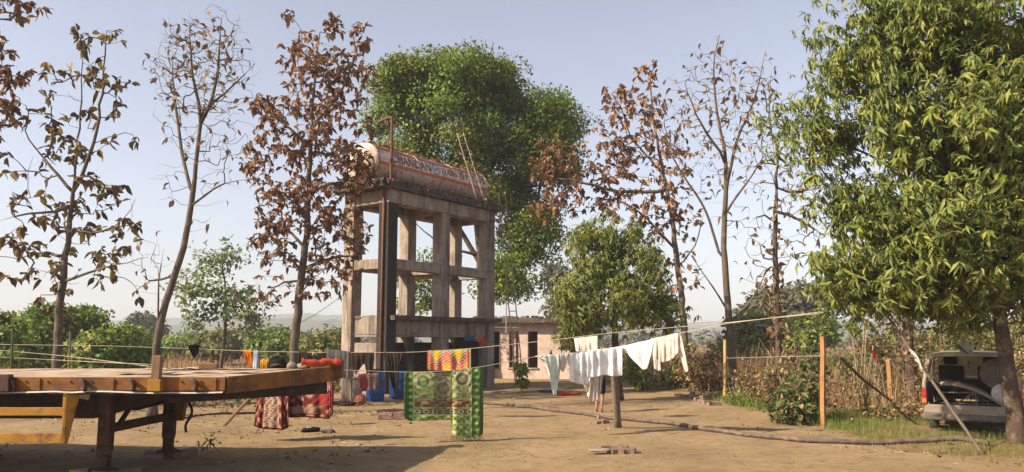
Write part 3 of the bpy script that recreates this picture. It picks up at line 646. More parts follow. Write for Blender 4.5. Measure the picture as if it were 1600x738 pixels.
far_tree('rounded hazy tree beyond the bare tree on the lane side', 58, 1205, 556, [(1205,480,34,24,40,0,2.6),(1180,500,30,20,24,0,2.4)], 'greygreen', 42, 4500)
far_tree('tall hazy green tree between creeper-wrapped tree and big mango', 52, 1255, 558, [(1252,468,36,28,50,0,2.6),(1275,495,30,22,24,0,2),(1232,500,28,24,24,0,2)], 'greygreen', 43, 6000, (.3,.6))
far_tree('pale tree glimpsed far off right of the tower', 70, 880, 556, [(880,470,24,30,40,0,2.2),(868,430,18,24,20,0,2)], 'greygreen', 44, 3000)
far_tree('low smoky tree far behind the feathery tree', 90, 385, 553, [(385,530,24,14,40,0,2.4)], 'greygreen', 45, 2000)
def treeline(name, label, D, x0, x1, h0, h1, n, matname, seed, sz):
    rr = np.random.default_rng(seed); b = MB(); k = 90
    cx = rr.uniform(x0, x1, k); cd = D + rr.normal(0, D * .07, k); hh = rr.uniform(h0, h1, k)
    ci = rr.integers(0, k, n); base = np.array([P(x, HOR, d) for x, d in zip(cx, cd)]); base[:, 2] = 0
    u = rand_dirs(n, rr) * rr.uniform(.6, 1, n)[:, None]
    pos = base[ci] + u * np.stack([hh[ci] * .9, hh[ci] * .7, hh[ci] * .5], 1) + np.stack([0*hh[ci], 0*hh[ci], hh[ci] * .5], 1)
    Rm = frames(rand_dirs(n, rr), rand_dirs(n, rr) + (0, 0, 1)); kk = rr.integers(0, 3, n)
    for q in range(3): w = kk == q; scatter(b, DIA[q], pos[w], Rm[w], rr.uniform(sz[0], sz[1], w.sum()))
    kind(b.obj(name, M[matname]), 'stuff', label)
treeline('treeline', 'far-off wooded field edge fading in the haze', 170, -500, 2100, 2.4, 4.6, 9000, 'greygreen', 51, (.8, 1.7))
treeline('scrub_line', 'scrubby line of bushes across the dry field', 95, -400, 2000, .9, 1.8, 7000, 'olive', 52, (.4, .8))

# ------------------------------------------------------------------ the concrete water tower and its tank
NC = np.array([P(603, HOR, 24)[0], 24 * K, 0.0])
U = np.array([.571, .821, 0]); Vv = np.array([-.821, .571, 0]); TL, TS, CW = 5.08 * K, 1.50 * K, .42 * K
tz = lambda y: P(603, y, 24)[2]
TANG = math.atan2(U[1], U[0])
tower = thing('water_tower', 'tall bare concrete water tower frame with six columns carrying an old tank', 'tower', NC, TANG)
def tp(x, y, z): return np.array([x, y, z])          # tower space: x along the long side, y into the depth, z up
z_top, z_slab, z_beam = tz(283), tz(297), tz(318)
z_m1, z_m0 = tz(404), tz(420); z_l1, z_l0, z_band = tz(493), tz(500), tz(527)
for ix, x in enumerate((0, TL / 2, TL)):
    for iy, y in enumerate((0, TS)):
        b = MB(); nz = 9; zz = np.linspace(-.1, z_beam, nz)
        for a, c in zip(zz[:-1], zz[1:]): pass
        b.box(tp(x, y, (z_beam - .1) / 2), (CW, CW, z_beam + .1))
        o = b.obj('column', M['soot'] if (ix, iy) == (0, 0) else M['concrete'], tower, bevel=.025)
        if (ix, iy) == (0, 0): o['label'] = 'soot-blackened corner column with a rusty pipe'
bw = CW * .8
for z1, z0 in ((z_beam + (z_slab - z_beam), z_beam), (z_m1, z_m0)):
    zc, h = (z1 + z0) / 2, z1 - z0
    ins = .004 if z1 == z_m1 else 0
    for y in (0, TS):
        for x0, x1 in ((CW/2, TL/2 - CW/2), (TL/2 + CW/2, TL - CW/2)) if z1 == z_m1 else ((-CW/2, TL + CW/2),):
            MB().box(tp((x0 + x1) / 2, y, zc), (x1 - x0, bw if z1 == z_m1 else CW * 1.06, h)).obj('beam', M['concrete'], tower, bevel=.02)
    for x in (0, TL/2, TL):
        MB().box(tp(x, TS/2, zc - .003), (bw - .01, TS - CW if z1 == z_m1 else TS - CW*1.06, h - .006)).obj('beam', M['concrete'], tower, bevel=.02)
# rough broken-edged top slab
def rough_slab(name, x0, x1, y0, y1, z0, z1, m, parent, seed, amp=.03, n=40):
    rr = np.random.default_rng(seed); b = MB(); per = []
    for t in np.linspace(0, 1, n, endpoint=False): per.append((x0 + (x1-x0)*t, y0))
    for t in np.linspace(0, 1, n // 3, endpoint=False): per.append((x1, y0 + (y1-y0)*t))
    for t in np.linspace(0, 1, n, endpoint=False): per.append((x1 + (x0-x1)*t, y1))
    for t in np.linspace(0, 1, n // 3, endpoint=False): per.append((x0, y1 + (y0-y1)*t))
    per = np.array(per); k = len(per); V = []
    for z, q in ((z0, .4), (z0 + (z1-z0)*.45, 1), (z1, .9)):
        V.append(np.c_[per + rr.normal(0, amp * q, (k, 2)), np.full(k, z) + rr.normal(0, amp * .35, k)])
    V = np.concatenate(V); F = [[r*k+i, r*k+(i+1) % k, (r+1)*k+(i+1) % k, (r+1)*k+i] for r in (0, 1) for i in range(k)]
    F += [list(range(k))[::-1], list(range(2*k, 3*k))]
    return b.add(V, F).obj(name, m, parent)
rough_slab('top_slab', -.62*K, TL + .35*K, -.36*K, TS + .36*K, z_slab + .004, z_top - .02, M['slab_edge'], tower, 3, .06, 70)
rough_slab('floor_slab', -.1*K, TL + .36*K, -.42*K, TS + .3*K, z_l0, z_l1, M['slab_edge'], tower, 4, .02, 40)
wt = .16
zb2 = tz(536)
# infill walls of the lower room: the long front stays open under the band, the other sides have a slit window
for x0, x1 in ((CW/2, TL/2 - CW/2), (TL/2 + CW/2, TL - CW/2)):
    MB().box(tp((x0+x1)/2, -.02, (z_l0 + z_band)/2), (x1-x0, wt*1.6, z_l0 - z_band - .004)).obj('band_wall', M['concrete'], tower, bevel=.015)
    MB().box(tp((x0+x1)/2, TS, (z_l0 + z_band)/2), (x1-x0, wt, z_l0 - z_band - .004)).obj('band_wall', M['concrete'], tower)
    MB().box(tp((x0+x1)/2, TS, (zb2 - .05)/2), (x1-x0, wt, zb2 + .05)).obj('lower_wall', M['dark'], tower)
MB().box(tp(-.0, TS/2, (z_l1 + z_band)/2), (wt*1.5, TS - CW, z_l1 - z_band)).obj('band_wall', M['concrete'], tower, bevel=.015)
MB().box(tp(-.0, TS/2, (zb2 - .05)/2), (wt*1.5, TS - CW, zb2 + .05)).obj('lower_wall', M['concrete'], tower, bevel=.015)
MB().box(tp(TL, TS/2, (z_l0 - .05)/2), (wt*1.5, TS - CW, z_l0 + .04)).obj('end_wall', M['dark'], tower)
# lamp on the right end column
lp = thing('flood_lamp', 'small white lamp box on a bracket at the right tower column', 'lamp', NC + U * TL - Vv * (CW*.5) + (0, 0, tz(313)), TANG)
MB().box((CW*.5 + .12, -.16, 0), (.2, .12, .15)).obj('housing', M['palemetal'], lp, bevel=.02)
MB().beam((-.2, -.03, -.05), (CW*.5 + .12, -.10, -.05), .03, .03).obj('bracket', M['rust'], lp)
# rusty rising pipe with an elbow over the tank
pt = lambda x, y, z: NC + U * x + Vv * y + np.array([0, 0, z])
b = MB(); px_ = -CW * .5 - .06
zt = tz(190)
b.tube([pt(px_, -.05, -.1), pt(px_, -.05, z_slab - .15), ], .045, 8)
b.tube(resample([pt(px_, -.05, z_slab - .16), pt(px_, -.15, z_slab - .05), pt(px_ - .16, -.45*K, z_slab + .1), pt(px_ - .16, -.45*K, zt - .1), pt(px_ - .16, -.40*K, zt), pt(px_ - .16, .15*K, zt - .12)], .07), .05, 8)
tag(b.obj('riser_pipe', M['rust'], smooth=True), 'rusty water pipe climbing the blackened column and bending over the tank', 'pipe')

# --- the tank: elliptical lorry tank, local x along it, -y the lettered side
TR_Y, TR_Z = .74 * K, .60 * K
tank_c = NC + Vv * (TS / 2) + U * (TL / 2) + np.array([0, 0, z_top])
tank = thing('tanker_tank', 'old cream elliptical lorry tank with orange stripes and faded lettering on the tower', 'tank', tank_c, TANG)
def tank_mat():
    m = bpy.data.materials.new('weathered_tank_paint'); m.use_nodes = True
    N = m.node_tree.nodes; L = m.node_tree.links; b = N['Principled BSDF']; b.inputs['Roughness'].default_value = .7; b.inputs['Specular IOR Level'].default_value = .25
    tc = N.new('ShaderNodeTexCoord'); sx = N.new('ShaderNodeSeparateXYZ'); L.new(tc.outputs['Object'], sx.inputs[0])
    n1 = N.new('ShaderNodeTexNoise'); n1.inputs['Scale'].default_value = 2.2; n1.inputs['Detail'].default_value = 8; n1.inputs['Roughness'].default_value = .7
    mp = N.new('ShaderNodeMapping'); mp.inputs['Scale'].default_value = (1.6, 1, .35); L.new(tc.outputs['Object'], mp.inputs[0]); L.new(mp.outputs[0], n1.inputs['Vector'])
    za = N.new('ShaderNodeMath'); za.operation = 'MULTIPLY_ADD'; za.inputs[1].default_value = .02; L.new(n1.outputs['Fac'], za.inputs[0]); L.new(sx.outputs['Z'], za.inputs[2])
    cr = N.new('ShaderNodeValToRGB'); cr.color_ramp.interpolation = 'CONSTANT'; e = cr.color_ramp.elements
    mr = N.new('ShaderNodeMapRange'); mr.inputs[1].default_value = 0; mr.inputs[2].default_value = 2 * TR_Z; L.new(za.outputs[0], mr.inputs[0]); L.new(mr.outputs[0], cr.inputs[0])
    st = [(0, (.54,.42,.34)), (.40, (.52,.15,.035)), (.49, (.68,.55,.45)), (.80, (.32,.085,.05)), (.915, (.50,.37,.29))]
    e[0].position = 0; e[0].color = (*st[0][1], 1); e[1].position = st[-1][0]; e[1].color = (*st[-1][1], 1)
    for p, c in st[1:-1]: q = e.new(p); q.color = (*c, 1)
    mr2 = N.new('ShaderNodeMapRange'); mr2.inputs[1].default_value = .49; mr2.inputs[2].default_value = .66; mr2.inputs[4].default_value = .85; L.new(n1.outputs['Fac'], mr2.inputs[0])
    mx = N.new('ShaderNodeMix'); mx.data_type = 'RGBA'; mx.inputs[7].default_value = (.10,.055,.038, 1)
    L.new(mr2.outputs[0], mx.inputs[0]); L.new(cr.outputs[0], mx.inputs[6])
    n2 = N.new('ShaderNodeTexNoise'); n2.inputs['Scale'].default_value = 7; n2.inputs['Detail'].default_value = 8; L.new(tc.outputs['Object'], n2.inputs['Vector'])
    mr3 = N.new('ShaderNodeMapRange'); mr3.inputs[1].default_value = .48; mr3.inputs[2].default_value = .66; mr3.inputs[4].default_value = .65; L.new(n2.outputs['Fac'], mr3.inputs[0])
    mx2 = N.new('ShaderNodeMix'); mx2.data_type = 'RGBA'; mx2.inputs[7].default_value = (.24,.15,.11, 1); L.new(mr3.outputs[0], mx2.inputs[0]); L.new(mx.outputs[2], mx2.inputs[6])
    L.new(mx2.outputs[2], b.inputs['Base Color'])
    return m
TANK_M = tank_mat(); M['tank_end'] = mat('tank_end_paint', (.60,.48,.40), .8, scale=2.5, stain=(.2,.12,.08), stain_scale=2.2, stain_lo=.48, stain_hi=.68)
TX0, TX1 = -TL/2 - .42*K, TL/2 + .04*K
b = MB(); an = np.linspace(0, 2*np.pi, 48, endpoint=False); rows = []
for x in np.linspace(TX0, TX1, 12): rows.append(np.stack([np.full(48, x), TR_Y*np.cos(an), TR_Z + .03 + TR_Z*np.sin(an)], 1))
R_ = np.stack(rows); i = np.arange(11)[:, None]*48; j = np.arange(48)[None]; j2 = (j+1) % 48
b.add(R_.reshape(-1, 3), np.stack([i+j, i+48+j, i+48+j2, i+j2], -1).reshape(-1, 4)); shell = b.obj('shell', TANK_M, tank, True)
for sx_, x0 in ((-1, TX0), (1, TX1)):
    b = MB(); rows = []
    for q, off in ((1.0, 0), (1.0, .03), (.93, .10), (.75, .19), (.5, .26), (.25, .29), (.02, .30)):
        rows.append(np.stack([np.full(48, x0 + sx_*off*K), q*TR_Y*np.cos(an), TR_Z + .03 + q*TR_Z*np.sin(an)], 1))
    R_ = np.stack(rows); i = np.arange(6)[:, None]*48
    F = np.stack([i+j, i+48+j, i+48+j2, i+j2], -1).reshape(-1, 4)
    b.add(R_.reshape(-1, 3), F if sx_ > 0 else F[:, ::-1]); b.obj('end_cap', M['tank_end'], tank, True)
for x in (TX0, TX1, TX0*.33 + TX1*.67, TX0*.67 + TX1*.33):
    b = MB(); loop = [np.array([x, (TR_Y + .004)*math.cos(a), TR_Z + .03 + (TR_Z + .004)*math.sin(a)]) for a in np.linspace(0, 2*np.pi, 49)]
    b.tube(loop, .02, 5, cap=False).obj('weld_band', M['tank_end'] if x != TX0 else M['rust_steel'], tank, True)
for x in (-TL*.32, 0, TL*.32):
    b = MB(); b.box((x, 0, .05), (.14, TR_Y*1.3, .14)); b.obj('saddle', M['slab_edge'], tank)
# straps hanging round the belly
for k in range(11):
    x = TX0 + .5 + k * (TX1 - TX0 - .9) / 10 + rng.normal(0, .08)
    a0, a1 = math.radians(-150 + 0), math.radians(-97)
    loop = [np.array([x + .12*q, (TR_Y + .012)*math.cos(a), TR_Z + .03 + (TR_Z + .012)*math.sin(a)]) for q, a in zip(np.linspace(0, 1, 8), np.linspace(math.radians(203 + rng.uniform(0,14)), math.radians(250), 8))]
    MB().tube(loop, .012, 4).obj('drip_mark', M['logo_white'], tank, True)
hz_ = MB().lathe([(0.001,.12),(.22,.12),(.26,.08),(.26,0)], 18, c=(0.4, 0, 2*TR_Z + .02)); hz_.obj('hatch', M['rust_steel'], tank, True)
b = MB()
for s_ in (-1, 1): b.tube([(TX0 + .3, s_*.28, 2*TR_Z - .02), (TX1 - .3, s_*.28, 2*TR_Z - .02)], .02, 5)
b.obj('walkway_rail', M['rust'], tank)
def wrap(bm_mesh, x_off, z_off, out):
    """flat lettering (x right, y up) laid on the curved -y side of the shell"""
    for v in bm_mesh.verts:
        z = v.co.y + z_off; q = max(-.98, min(.98, (z - TR_Z - .03) / TR_Z))
        v.co = Vector((v.co.x + x_off, -(TR_Y * math.sqrt(1 - q*q) + out), z))
def lettering(name, text, x0, x1, z0, h, m, parent, out=.008):
    cu = bpy.data.curves.new('t', 'FONT'); cu.body = text; cu.size = 1; cu.resolution_u = 3; cu.offset = .028
    ob = bpy.data.objects.new('t', cu); COL.objects.link(ob); bpy.context.view_layer.update()
    me = bpy.data.meshes.new_from_object(ob.evaluated_get(bpy.context.evaluated_depsgraph_get()))
    bpy.data.objects.remove(ob)
    bm = bmesh.new(); bm.from_mesh(me)
    xs_ = [v.co.x for v in bm.verts]; ys_ = [v.co.y for v in bm.verts]
    for v in bm.verts: v.co.x = (v.co.x - min(xs_)) / (max(xs_) - min(xs_)) * (x1 - x0); v.co.y = (v.co.y - min(ys_)) / (max(ys_) - min(ys_)) * h; v.co.z = 0
    for k in range(1, 5):
        bmesh.ops.bisect_plane(bm, geom=bm.verts[:] + bm.edges[:] + bm.faces[:], plane_co=(0, h*k/5, 0), plane_no=(0, 1, 0))
    wrap(bm, x0, z0, out)
    me2 = bpy.data.meshes.new(name); bm.to_mesh(me2); bm.free(); me2.materials.append(m)
    o = bpy.data.objects.new(name, me2); COL.objects.link(o); o.parent = parent
    return o
zl0, zlh = 2*TR_Z*.515, 2*TR_Z*.255
LXa = TX0 + .62; LXb = TX1 - .1; LW = LXb - LXa
lettering('lettering', 'CHANDAN', LXa, LXa + LW*.385, zl0, zlh, M['letter'], tank)
lettering('lettering', 'LUBES (I) PVT.LTD', LXa + LW*.50, LXb, zl0, zlh*.95, M['letter'], tank)
lcx, lcz, lr = LXa + LW*.44, zl0 + zlh*.5, zlh*.62
for nm, r0, r1, mm, out in (('logo_disc', 0, .80, 'logo_white', .008), ('logo_ring', .80, 1.0, 'logo_blue', .012)):
    bm = bmesh.new(); n = 36; rings = []
    for rr_ in np.linspace(r0 if r0 else .02, r1, 4): rings.append([bm.verts.new((lr*rr_*math.cos(a), lr*rr_*math.sin(a), 0)) for a in np.linspace(0, 2*math.pi, n, endpoint=False)])
    for a_, b_ in zip(rings[:-1], rings[1:]):
        for q in range(n): bm.faces.new((a_[q], b_[q], b_[(q+1) % n], a_[(q+1) % n]))
    if not r0: bm.faces.new(rings[0])
    wrap(bm, lcx, lcz, out); me = bpy.data.meshes.new(nm); bm.to_mesh(me); bm.free(); me.materials.append(M[mm])
    o = bpy.data.objects.new(nm, me); COL.objects.link(o); o.parent = tank
lettering('logo_letters', 'HP', lcx - lr*.5, lcx + lr*.5, lcz - lr*.28, lr*.58, M['logo_blue'], tank, .013)
b = MB(); n = 420; rr = np.random.default_rng(5)
th = rr.uniform(math.radians(62), math.radians(125), n); x = rr.uniform(TX0, TX1, n)
pos = np.stack([x, TR_Y*np.cos(th), TR_Z + .06 + TR_Z*np.sin(th)], 1)
for q in range(6):
    w = np.arange(n) % 6 == q; scatter(b, TEAK_TPL[q], pos[w], frames(rand_dirs(w.sum(), rr)*(1,1,.25), rand_dirs(w.sum(), rr)*.3 + (0,0,1)), rr.uniform(.12, .26, w.sum()))
lo = b.obj('leaf_litter', M['teak_red']); lo.location = tank_c; lo.rotation_euler.z = TANG; kind(lo, 'stuff', 'dry brown leaves lying along the top of the old tank')

def ladder(label, a0, a1, b0, b1, n, m, rad=.022, name='bamboo_ladder'):
    """rails a0-a1 and b0-b1"""
    c = (np.asarray(a0) + np.asarray(b0)) / 2
    t = thing(name, label, 'ladder', c); T0 = Matrix.Translation(-Vector(c))
    for p, q in ((a0, a1), (b0, b1)):
        o = MB().tube(resample([p, q], .4) , np.linspace(rad*1.15, rad*.85, len(resample([p, q], .4))), 6).obj('rail', m, t, True); o.matrix_parent_inverse = T0
    for k in range(n):
        s = (k + .6) / n; o = MB().tube([np.asarray(a0)*(1-s) + np.asarray(a1)*s, np.asarray(b0)*(1-s) + np.asarray(b1)*s], rad*.7, 5).obj('rung', m, t); o.matrix_parent_inverse = T0
ladder('short bamboo ladder leaning on the lettered side of the tank', P(745,312,26.0), P(714,208,26.3), P(757,314,26.3), P(724,208,26.6), 9, M['bamboo'])
ladder('long bamboo ladder reaching from the ground to the tower top beside its right column', G(806,606), P(779,300,28.4), G(818,605), P(789,300,28.7), 18, M['bamboo'], .026)

# ------------------------------------------------------------------ the pink building behind
PB0 = P(742, HOR, 33.5); PB0[2] = 0; PA = math.atan2(-.36, .93)
pb = thing('outbuilding', 'low pink plastered outbuilding with dark doorless openings and flat roof', 'building', PB0, PA)
pz = lambda y: P(800, y, 32.5)[2]
ztop, zhead, zsill = pz(505), pz(518), pz(577)
Lb = 5.6; s0 = PX(32.5)
ops = [((772-742)*s0*1.02, (783-742)*s0*1.02), ((799-742)*s0*1.02, (815-742)*s0*1.02), ((830-742)*s0*1.02, (846-742)*s0*1.02), ((900-742)*s0, (914-742)*s0)]
edges = [0] + [e for o in ops for e in o] + [Lb]
for k in range(0, len(edges), 2):
    MB().box(((edges[k]+edges[k+1])/2, .1, (zsill + zhead)/2), (edges[k+1]-edges[k], .2, zhead - zsill)).obj('pier', M['pink'], pb)
MB().box((Lb/2, .1, (zhead + ztop)/2), (Lb, .2, ztop - zhead)).obj('lintel_wall', M['pink'], pb)
MB().box((Lb/2, .1, (zsill - .1)/2), (Lb, .2, zsill + .1)).obj('base_wall', M['pink'], pb)
for x0, x1 in ops: MB().box(((x0+x1)/2, .08, zsill + .03), (x1-x0+.1, .3, .06)).obj('sill', M['concrete'], pb)
MB().box((Lb/2, 3.0, ztop/2), (Lb, .2, ztop + .1)).obj('back_wall', M['pink'], pb)
for x in (.1, Lb - .1, Lb*.36, Lb*.68): MB().box((x, 1.55, ztop/2), (.2, 2.7, ztop + .1)).obj('side_wall', M['pink'], pb)
rough_slab('roof', -.5, Lb + .5, -.55, 3.4, ztop + .004, pz(497), M['slab_edge'], pb, 8, .012, 20)
b = MB(); 
for s_ in np.linspace(0, 1, 40): b.box((s_*Lb, rng.uniform(-.3, .4), pz(497) + .04), (rng.uniform(.08,.25), .15, rng.uniform(.05,.16)), Matrix.Rotation(rng.uniform(0,3), 3, 'Z'))
o = b.obj('roof_rubble', M['brick'], pb); o['kind'] = 'stuff'
# pipe railing beside the tower on the roof edge
rl = thing('pipe_railing', 'thin pipe railing frame between tower and outbuilding roof', 'railing', P(772, HOR, 30.5) * (1,1,0)); T0 = Matrix.Translation(-rl.location)
for a, c in (((771,470),(771,600)), ((791,470),(791,520))):
    o = MB().tube([P(*a, 30.5), P(*c, 30.5)], .025, 6).obj('post', M['metal'], rl); o.matrix_parent_inverse = T0
for y in (471, 497, 512):
    o = MB().tube([P(766, y, 30.5), P(800 if y < 500 else 812, y, 30.5)], .022, 6).obj('rail', M['metal'], rl); o.matrix_parent_inverse = T0
o = MB().box(P(789,526,30.5), (.22,.16,.14)).obj('junction_box', M['palemetal'], rl); o.matrix_parent_inverse = T0
b = MB().box((0,0,.5), (.62,.5,1.1)); sp_ = G(1036,607); o = b.obj('brick_pillar', mat('old_brickwork', (.22,.12,.08), .95, scale=5, bump=.7, stain=(.3,.24,.19), stain_scale=3), bevel=.03); o.location = sp_
tag(o, 'stub of an old masonry pillar in shade right of the small mango', 'pillar')

# ------------------------------------------------------------------ the flatbed trailer
zd = P(175, 591, 9.0)[2]; YN, YF = 9.0*K, 11.8*K
XR_N, XR_F = P(352, 600, 9.0)[0], P(526, 580, 11.8)[0]; XL = -17.0
tr = thing('flatbed_trailer', 'rusty orange flatbed trailer parked on its landing legs', 'trailer', (-9, (YN+YF)/2, 0)); TT = Matrix.Translation(-tr.location)
def tpart(mb, name, m, parent=None, bevel=.008, smooth=False, label=None):
    o = mb.obj(name, m, parent or tr, smooth, bevel); 
    if parent is None: o.matrix_parent_inverse = TT
    if label: o['label'] = label
    return o
# deck boards run across; the skewed front end is closed by an end rail
def xr(y): return XR_N + (XR_F - XR_N) * (y - YN) / (YF - YN)
nb = 24; rr = np.random.default_rng(9); ed = np.linspace(0, 1, nb + 1)
for k in range(nb):
    a, c = ed[k] + .0006, ed[k+1] - .0006
    V = []; dz = rr.uniform(-.008, .012, 4)
    for z in (-.05, 0):
        for (s_, yy), e in zip(((a, YN + .1), (c, YN + .1), (c, YF - .1), (a, YF - .1)), dz):
            V.append((XL + (xr(yy) - .1 - XL)*s_, yy, zd + z + e + .004))
    tpart(MB().hexa(np.array(V)), 'deck_board', M['deck'], bevel=.004)
# curled, lifting skin of the deck near the front
for k in range(7):
    cx, cy = xr(11) - rr.uniform(.3, 2.4), rr.uniform(YN + .8, YF - .5); n = 7
    b = MB(); uu, ww = np.meshgrid(np.linspace(-.5,.5,n), np.linspace(-.5,.5,5)); L_, W_ = rr.uniform(.5,1.3), rr.uniform(.25,.5)
    zz = zd + .02 + .07*np.clip(abs(uu) - .15, 0, 1)**1.5*rr.uniform(.6,2.0) + rr.normal(0, .004, uu.shape)
    an_ = rr.uniform(-.4,.4); b.add(np.stack([cx + uu*L_*math.cos(an_) - ww*W_*math.sin(an_), cy + uu*L_*math.sin(an_) + ww*W_*math.cos(an_), zz], -1).reshape(-1,3), [[r_*n+c_, r_*n+c_+1, (r_+1)*n+c_+1, (r_+1)*n+c_] for r_ in range(4) for c_ in range(n-1)])
    tpart(b, 'deck_sheet', M['deck'], bevel=0)
rh = P(175, 591, 9.0)[2] - P(175, 611, 9.0)[2]
nrm = np.array([XR_F - XR_N, YF - YN, 0]); nrm /= np.linalg.norm(nrm)
tpart(MB().hexa(np.array([(XL,YN,zd-rh),(XR_N,YN,zd-rh),(XR_N-.015,YN+.08,zd-rh),(XL,YN+.08,zd-rh),(XL,YN,zd+.012),(XR_N,YN,zd+.012),(XR_N-.015,YN+.08,zd+.012),(XL,YN+.08,zd+.012)])), 'side_rail', M['orange_paint'])
tpart(MB().beam((XL, YF, zd - rh/2 + .005), (XR_F - .2, YF, zd - rh/2 + .005), .08, rh), 'side_rail', M['orange_paint'])
er = rh*1.25
tpart(MB().hexa(np.array([(XR_N-.05,YN+.085,zd-er),(XR_N+.03,YN+.02,zd-er*.98),(XR_F+.03,YF,zd-er),(XR_F-.05,YF,zd-er),(XR_N-.05,YN+.085,zd+.01),(XR_N+.03,YN+.02,zd+.014),(XR_F+.03,YF,zd+.05),(XR_F-.05,YF,zd+.05)])), 'end_rail', M['orange_paint'])
tpart(MB().box((XR_F, YF - .02, zd + .0), (.22, .2, .3)), 'corner_block', M['orange_paint'])
# underframe
tpart(MB().hexa(np.array([(XL,YN+.02,zd-rh-.05),(XR_N-.05,YN+.02,zd-rh-.05),(XR_N-.05,YN+.3,zd-rh-.05),(XL,YN+.3,zd-rh-.05),(XL,YN+.02,zd-rh-.003),(XR_N-.05,YN+.02,zd-rh-.003),(XR_N-.05,YN+.3,zd-rh-.003),(XL,YN+.3,zd-rh-.003)])), 'lower_flange', M['under_shade'])
b = MB(); k = 60; xx = np.linspace(XL, XR_N - .02, k); wav = .012*np.sin(xx*3.1) + rr.normal(0,.006,k)
b.add(np.concatenate([np.stack([xx, np.full(k, YN-.02), zd-rh-.004+wav], 1), np.stack([xx, np.full(k, YN-.035), zd-rh-.022+wav], 1)]), [[i_, i_+1, k+i_+1, k+i_] for i_ in range(k-1)])
tpart(b, 'bent_lip', M['palemetal'], bevel=0, label='thin bent pale metal lip along the lower rail edge')
for y in (YN + 1.0, YF - 1.0):
    tpart(MB().hexa(np.array([(XL,y-.08,zd-.62),(XR_N-2.2,y-.08,zd-.62),(XR_N-2.2,y+.08,zd-.62),(XL,y+.08,zd-.62),(XL,y-.08,zd-.06),(XR_N-.1,y-.08,zd-.06),(XR_N-.1,y+.08,zd-.06),(XL,y+.08,zd-.06)])), 'main_beam', M['under_shade'])
tpart(MB().hexa(np.array([(XR_N-.9,YN+.35,zd-.36),(XR_N+.0,YN+.35,zd-.30),(XR_F-.12,YF-.15,zd-.42),(XR_F-1.0,YF-.15,zd-.42),(XR_N-.9,YN+.35,zd-.065),(XR_N+.0,YN+.35,zd-.065),(XR_F-.12,YF-.15,zd-.065),(XR_F-1.0,YF-.15,zd-.065)])), 'nose_box', M['under_shade'])
for x in np.arange(XL + .6, XR_N - .4, 1.1): tpart(MB().beam((x, YN + .09, zd - .16), (x, YF - .09, zd - .16), .07, .16), 'cross_beam', M['under_shade'], bevel=0)
for px in (22, 132, 208, 305):
    x = P(px, 601, 9.0)[0]; z = zd - rh*.45
    b = MB().tube([(x - .05, YN - .001, z+.05), (x, YN - .06, z+.045), (x + .05, YN - .06, z - .02), (x + .02, YN - .03, z - .075), (x-.03, YN-.001, z-.06)], .028, 6); tpart(b, 'lashing_hook', M['rust_steel'], bevel=0, smooth=True)
for px in np.arange(-60, 345, 34):
    x = P(px + rr.normal(0, 2), 601, 9.0)[0]; tpart(MB().lathe([(.001,-.016),(.011,-.016),(.014,-.008),(.014,.0)], 8, R=Matrix.Rotation(-math.pi/2, 3, 'X'), c=(x, YN + .0, zd - rh*.28)), 'bolt', M['rust_steel'], bevel=0)
for px in (60, 175, 335):
    x = P(px, 601, 9.0)[0]; tpart(MB().box((x, YN - .008, zd - rh/2), (.06, .018, rh*.96)), 'stiffener', M['orange_paint'], bevel=.003)
x = P(3, 601, 9.0)[0]; tpart(MB().box((x, YN - .05, zd - .06), (.3, .1, .22)), 'stake_pocket', M['rust_steel'])
x = P(247, 600, 9.0)[0]; tpart(MB().box((x, YN - .06, zd - rh*.55), (.17, .12, rh*.9)), 'stake_pocket', M['yellow_paint'])
tpart(MB().box((x - .005, YN - .05, zd + .09), (.115, .09, .42), Matrix.Rotation(.03, 3, 'Y')), 'stake_post', M['wood'], label='short weathered wooden stake standing in the side pocket')
# yellow side guard
gx1 = P(98, 650, 9.0)[0]; gz_ = lambda y: P(100, y, 9.0)[2]
for y0, y1 in ((637, 650), (677, 693)):
    tpart(MB().box(((XL + gx1)/2, YN + .03, (gz_(y0)+gz_(y1))/2), (gx1 - XL, .05, gz_(y0)-gz_(y1))), 'guard_bar', M['yellow_paint'])
tpart(MB().hexa(np.array([(gx1,YN+.0,gz_(694)),(gx1+.05,YN+.01,gz_(694)),(gx1+.06,YN+.06,gz_(694)),(gx1+.01,YN+.06,gz_(694)),(gx1-.02,YN+.0,gz_(612)),(gx1+.03,YN+.0,gz_(612)),(gx1+.16,YN+.12,gz_(612)),(gx1+.10,YN+.12,gz_(612))])), 'guard_post', M['yellow_paint'])
# landing legs with feet, brace and diagonals
for px, D, w in ((168, 9.75, .17), (266, 11.35, .17)):
    x, y = P(px, 640, D)[0], D*K
    leg = tpart(MB().box((x, y, (zd - .1 + .30)/2), (w, w, zd - .1 - .30)), 'landing_leg', M['rust_steel'])
    fo = MB().box((x, y, .22), (w*.8, w*.8, .3)).obj('inner_leg', M['rust_steel'], leg)
    MB().lathe([(.001,.09),(.08,.09),(.2,.045),(.21,.0),(.001,.0)], 14, c=(x, y, .01)).obj('foot', M['rust_steel'], leg)
    MB().box((x + .05, y - .12, .33), (.2, .1, .12), Matrix.Rotation(.4, 3, 'Z')).obj('gearbox', M['rust_steel'], leg, bevel=.02)
pA, pB = P(168, 640, 9.75), P(266, 640, 11.35)
tpart(MB().beam((pA[0], pA[1], .62), (pB[0], pB[1], .62), .1, .12), 'leg_brace', M['rust_steel'])
tpart(MB().beam((pA[0]+.1, pA[1]+.1, .62), (pB[0]-.3, pB[1]-.3, zd - .2), .06, .06), 'diagonal', M['rust_steel'])
tpart(MB().beam((pA[0]+.6, pA[1]+.6, zd - .2), (pB[0]-.05, pB[1]-.1, .62), .06, .06), 'diagonal', M['rust_steel'])
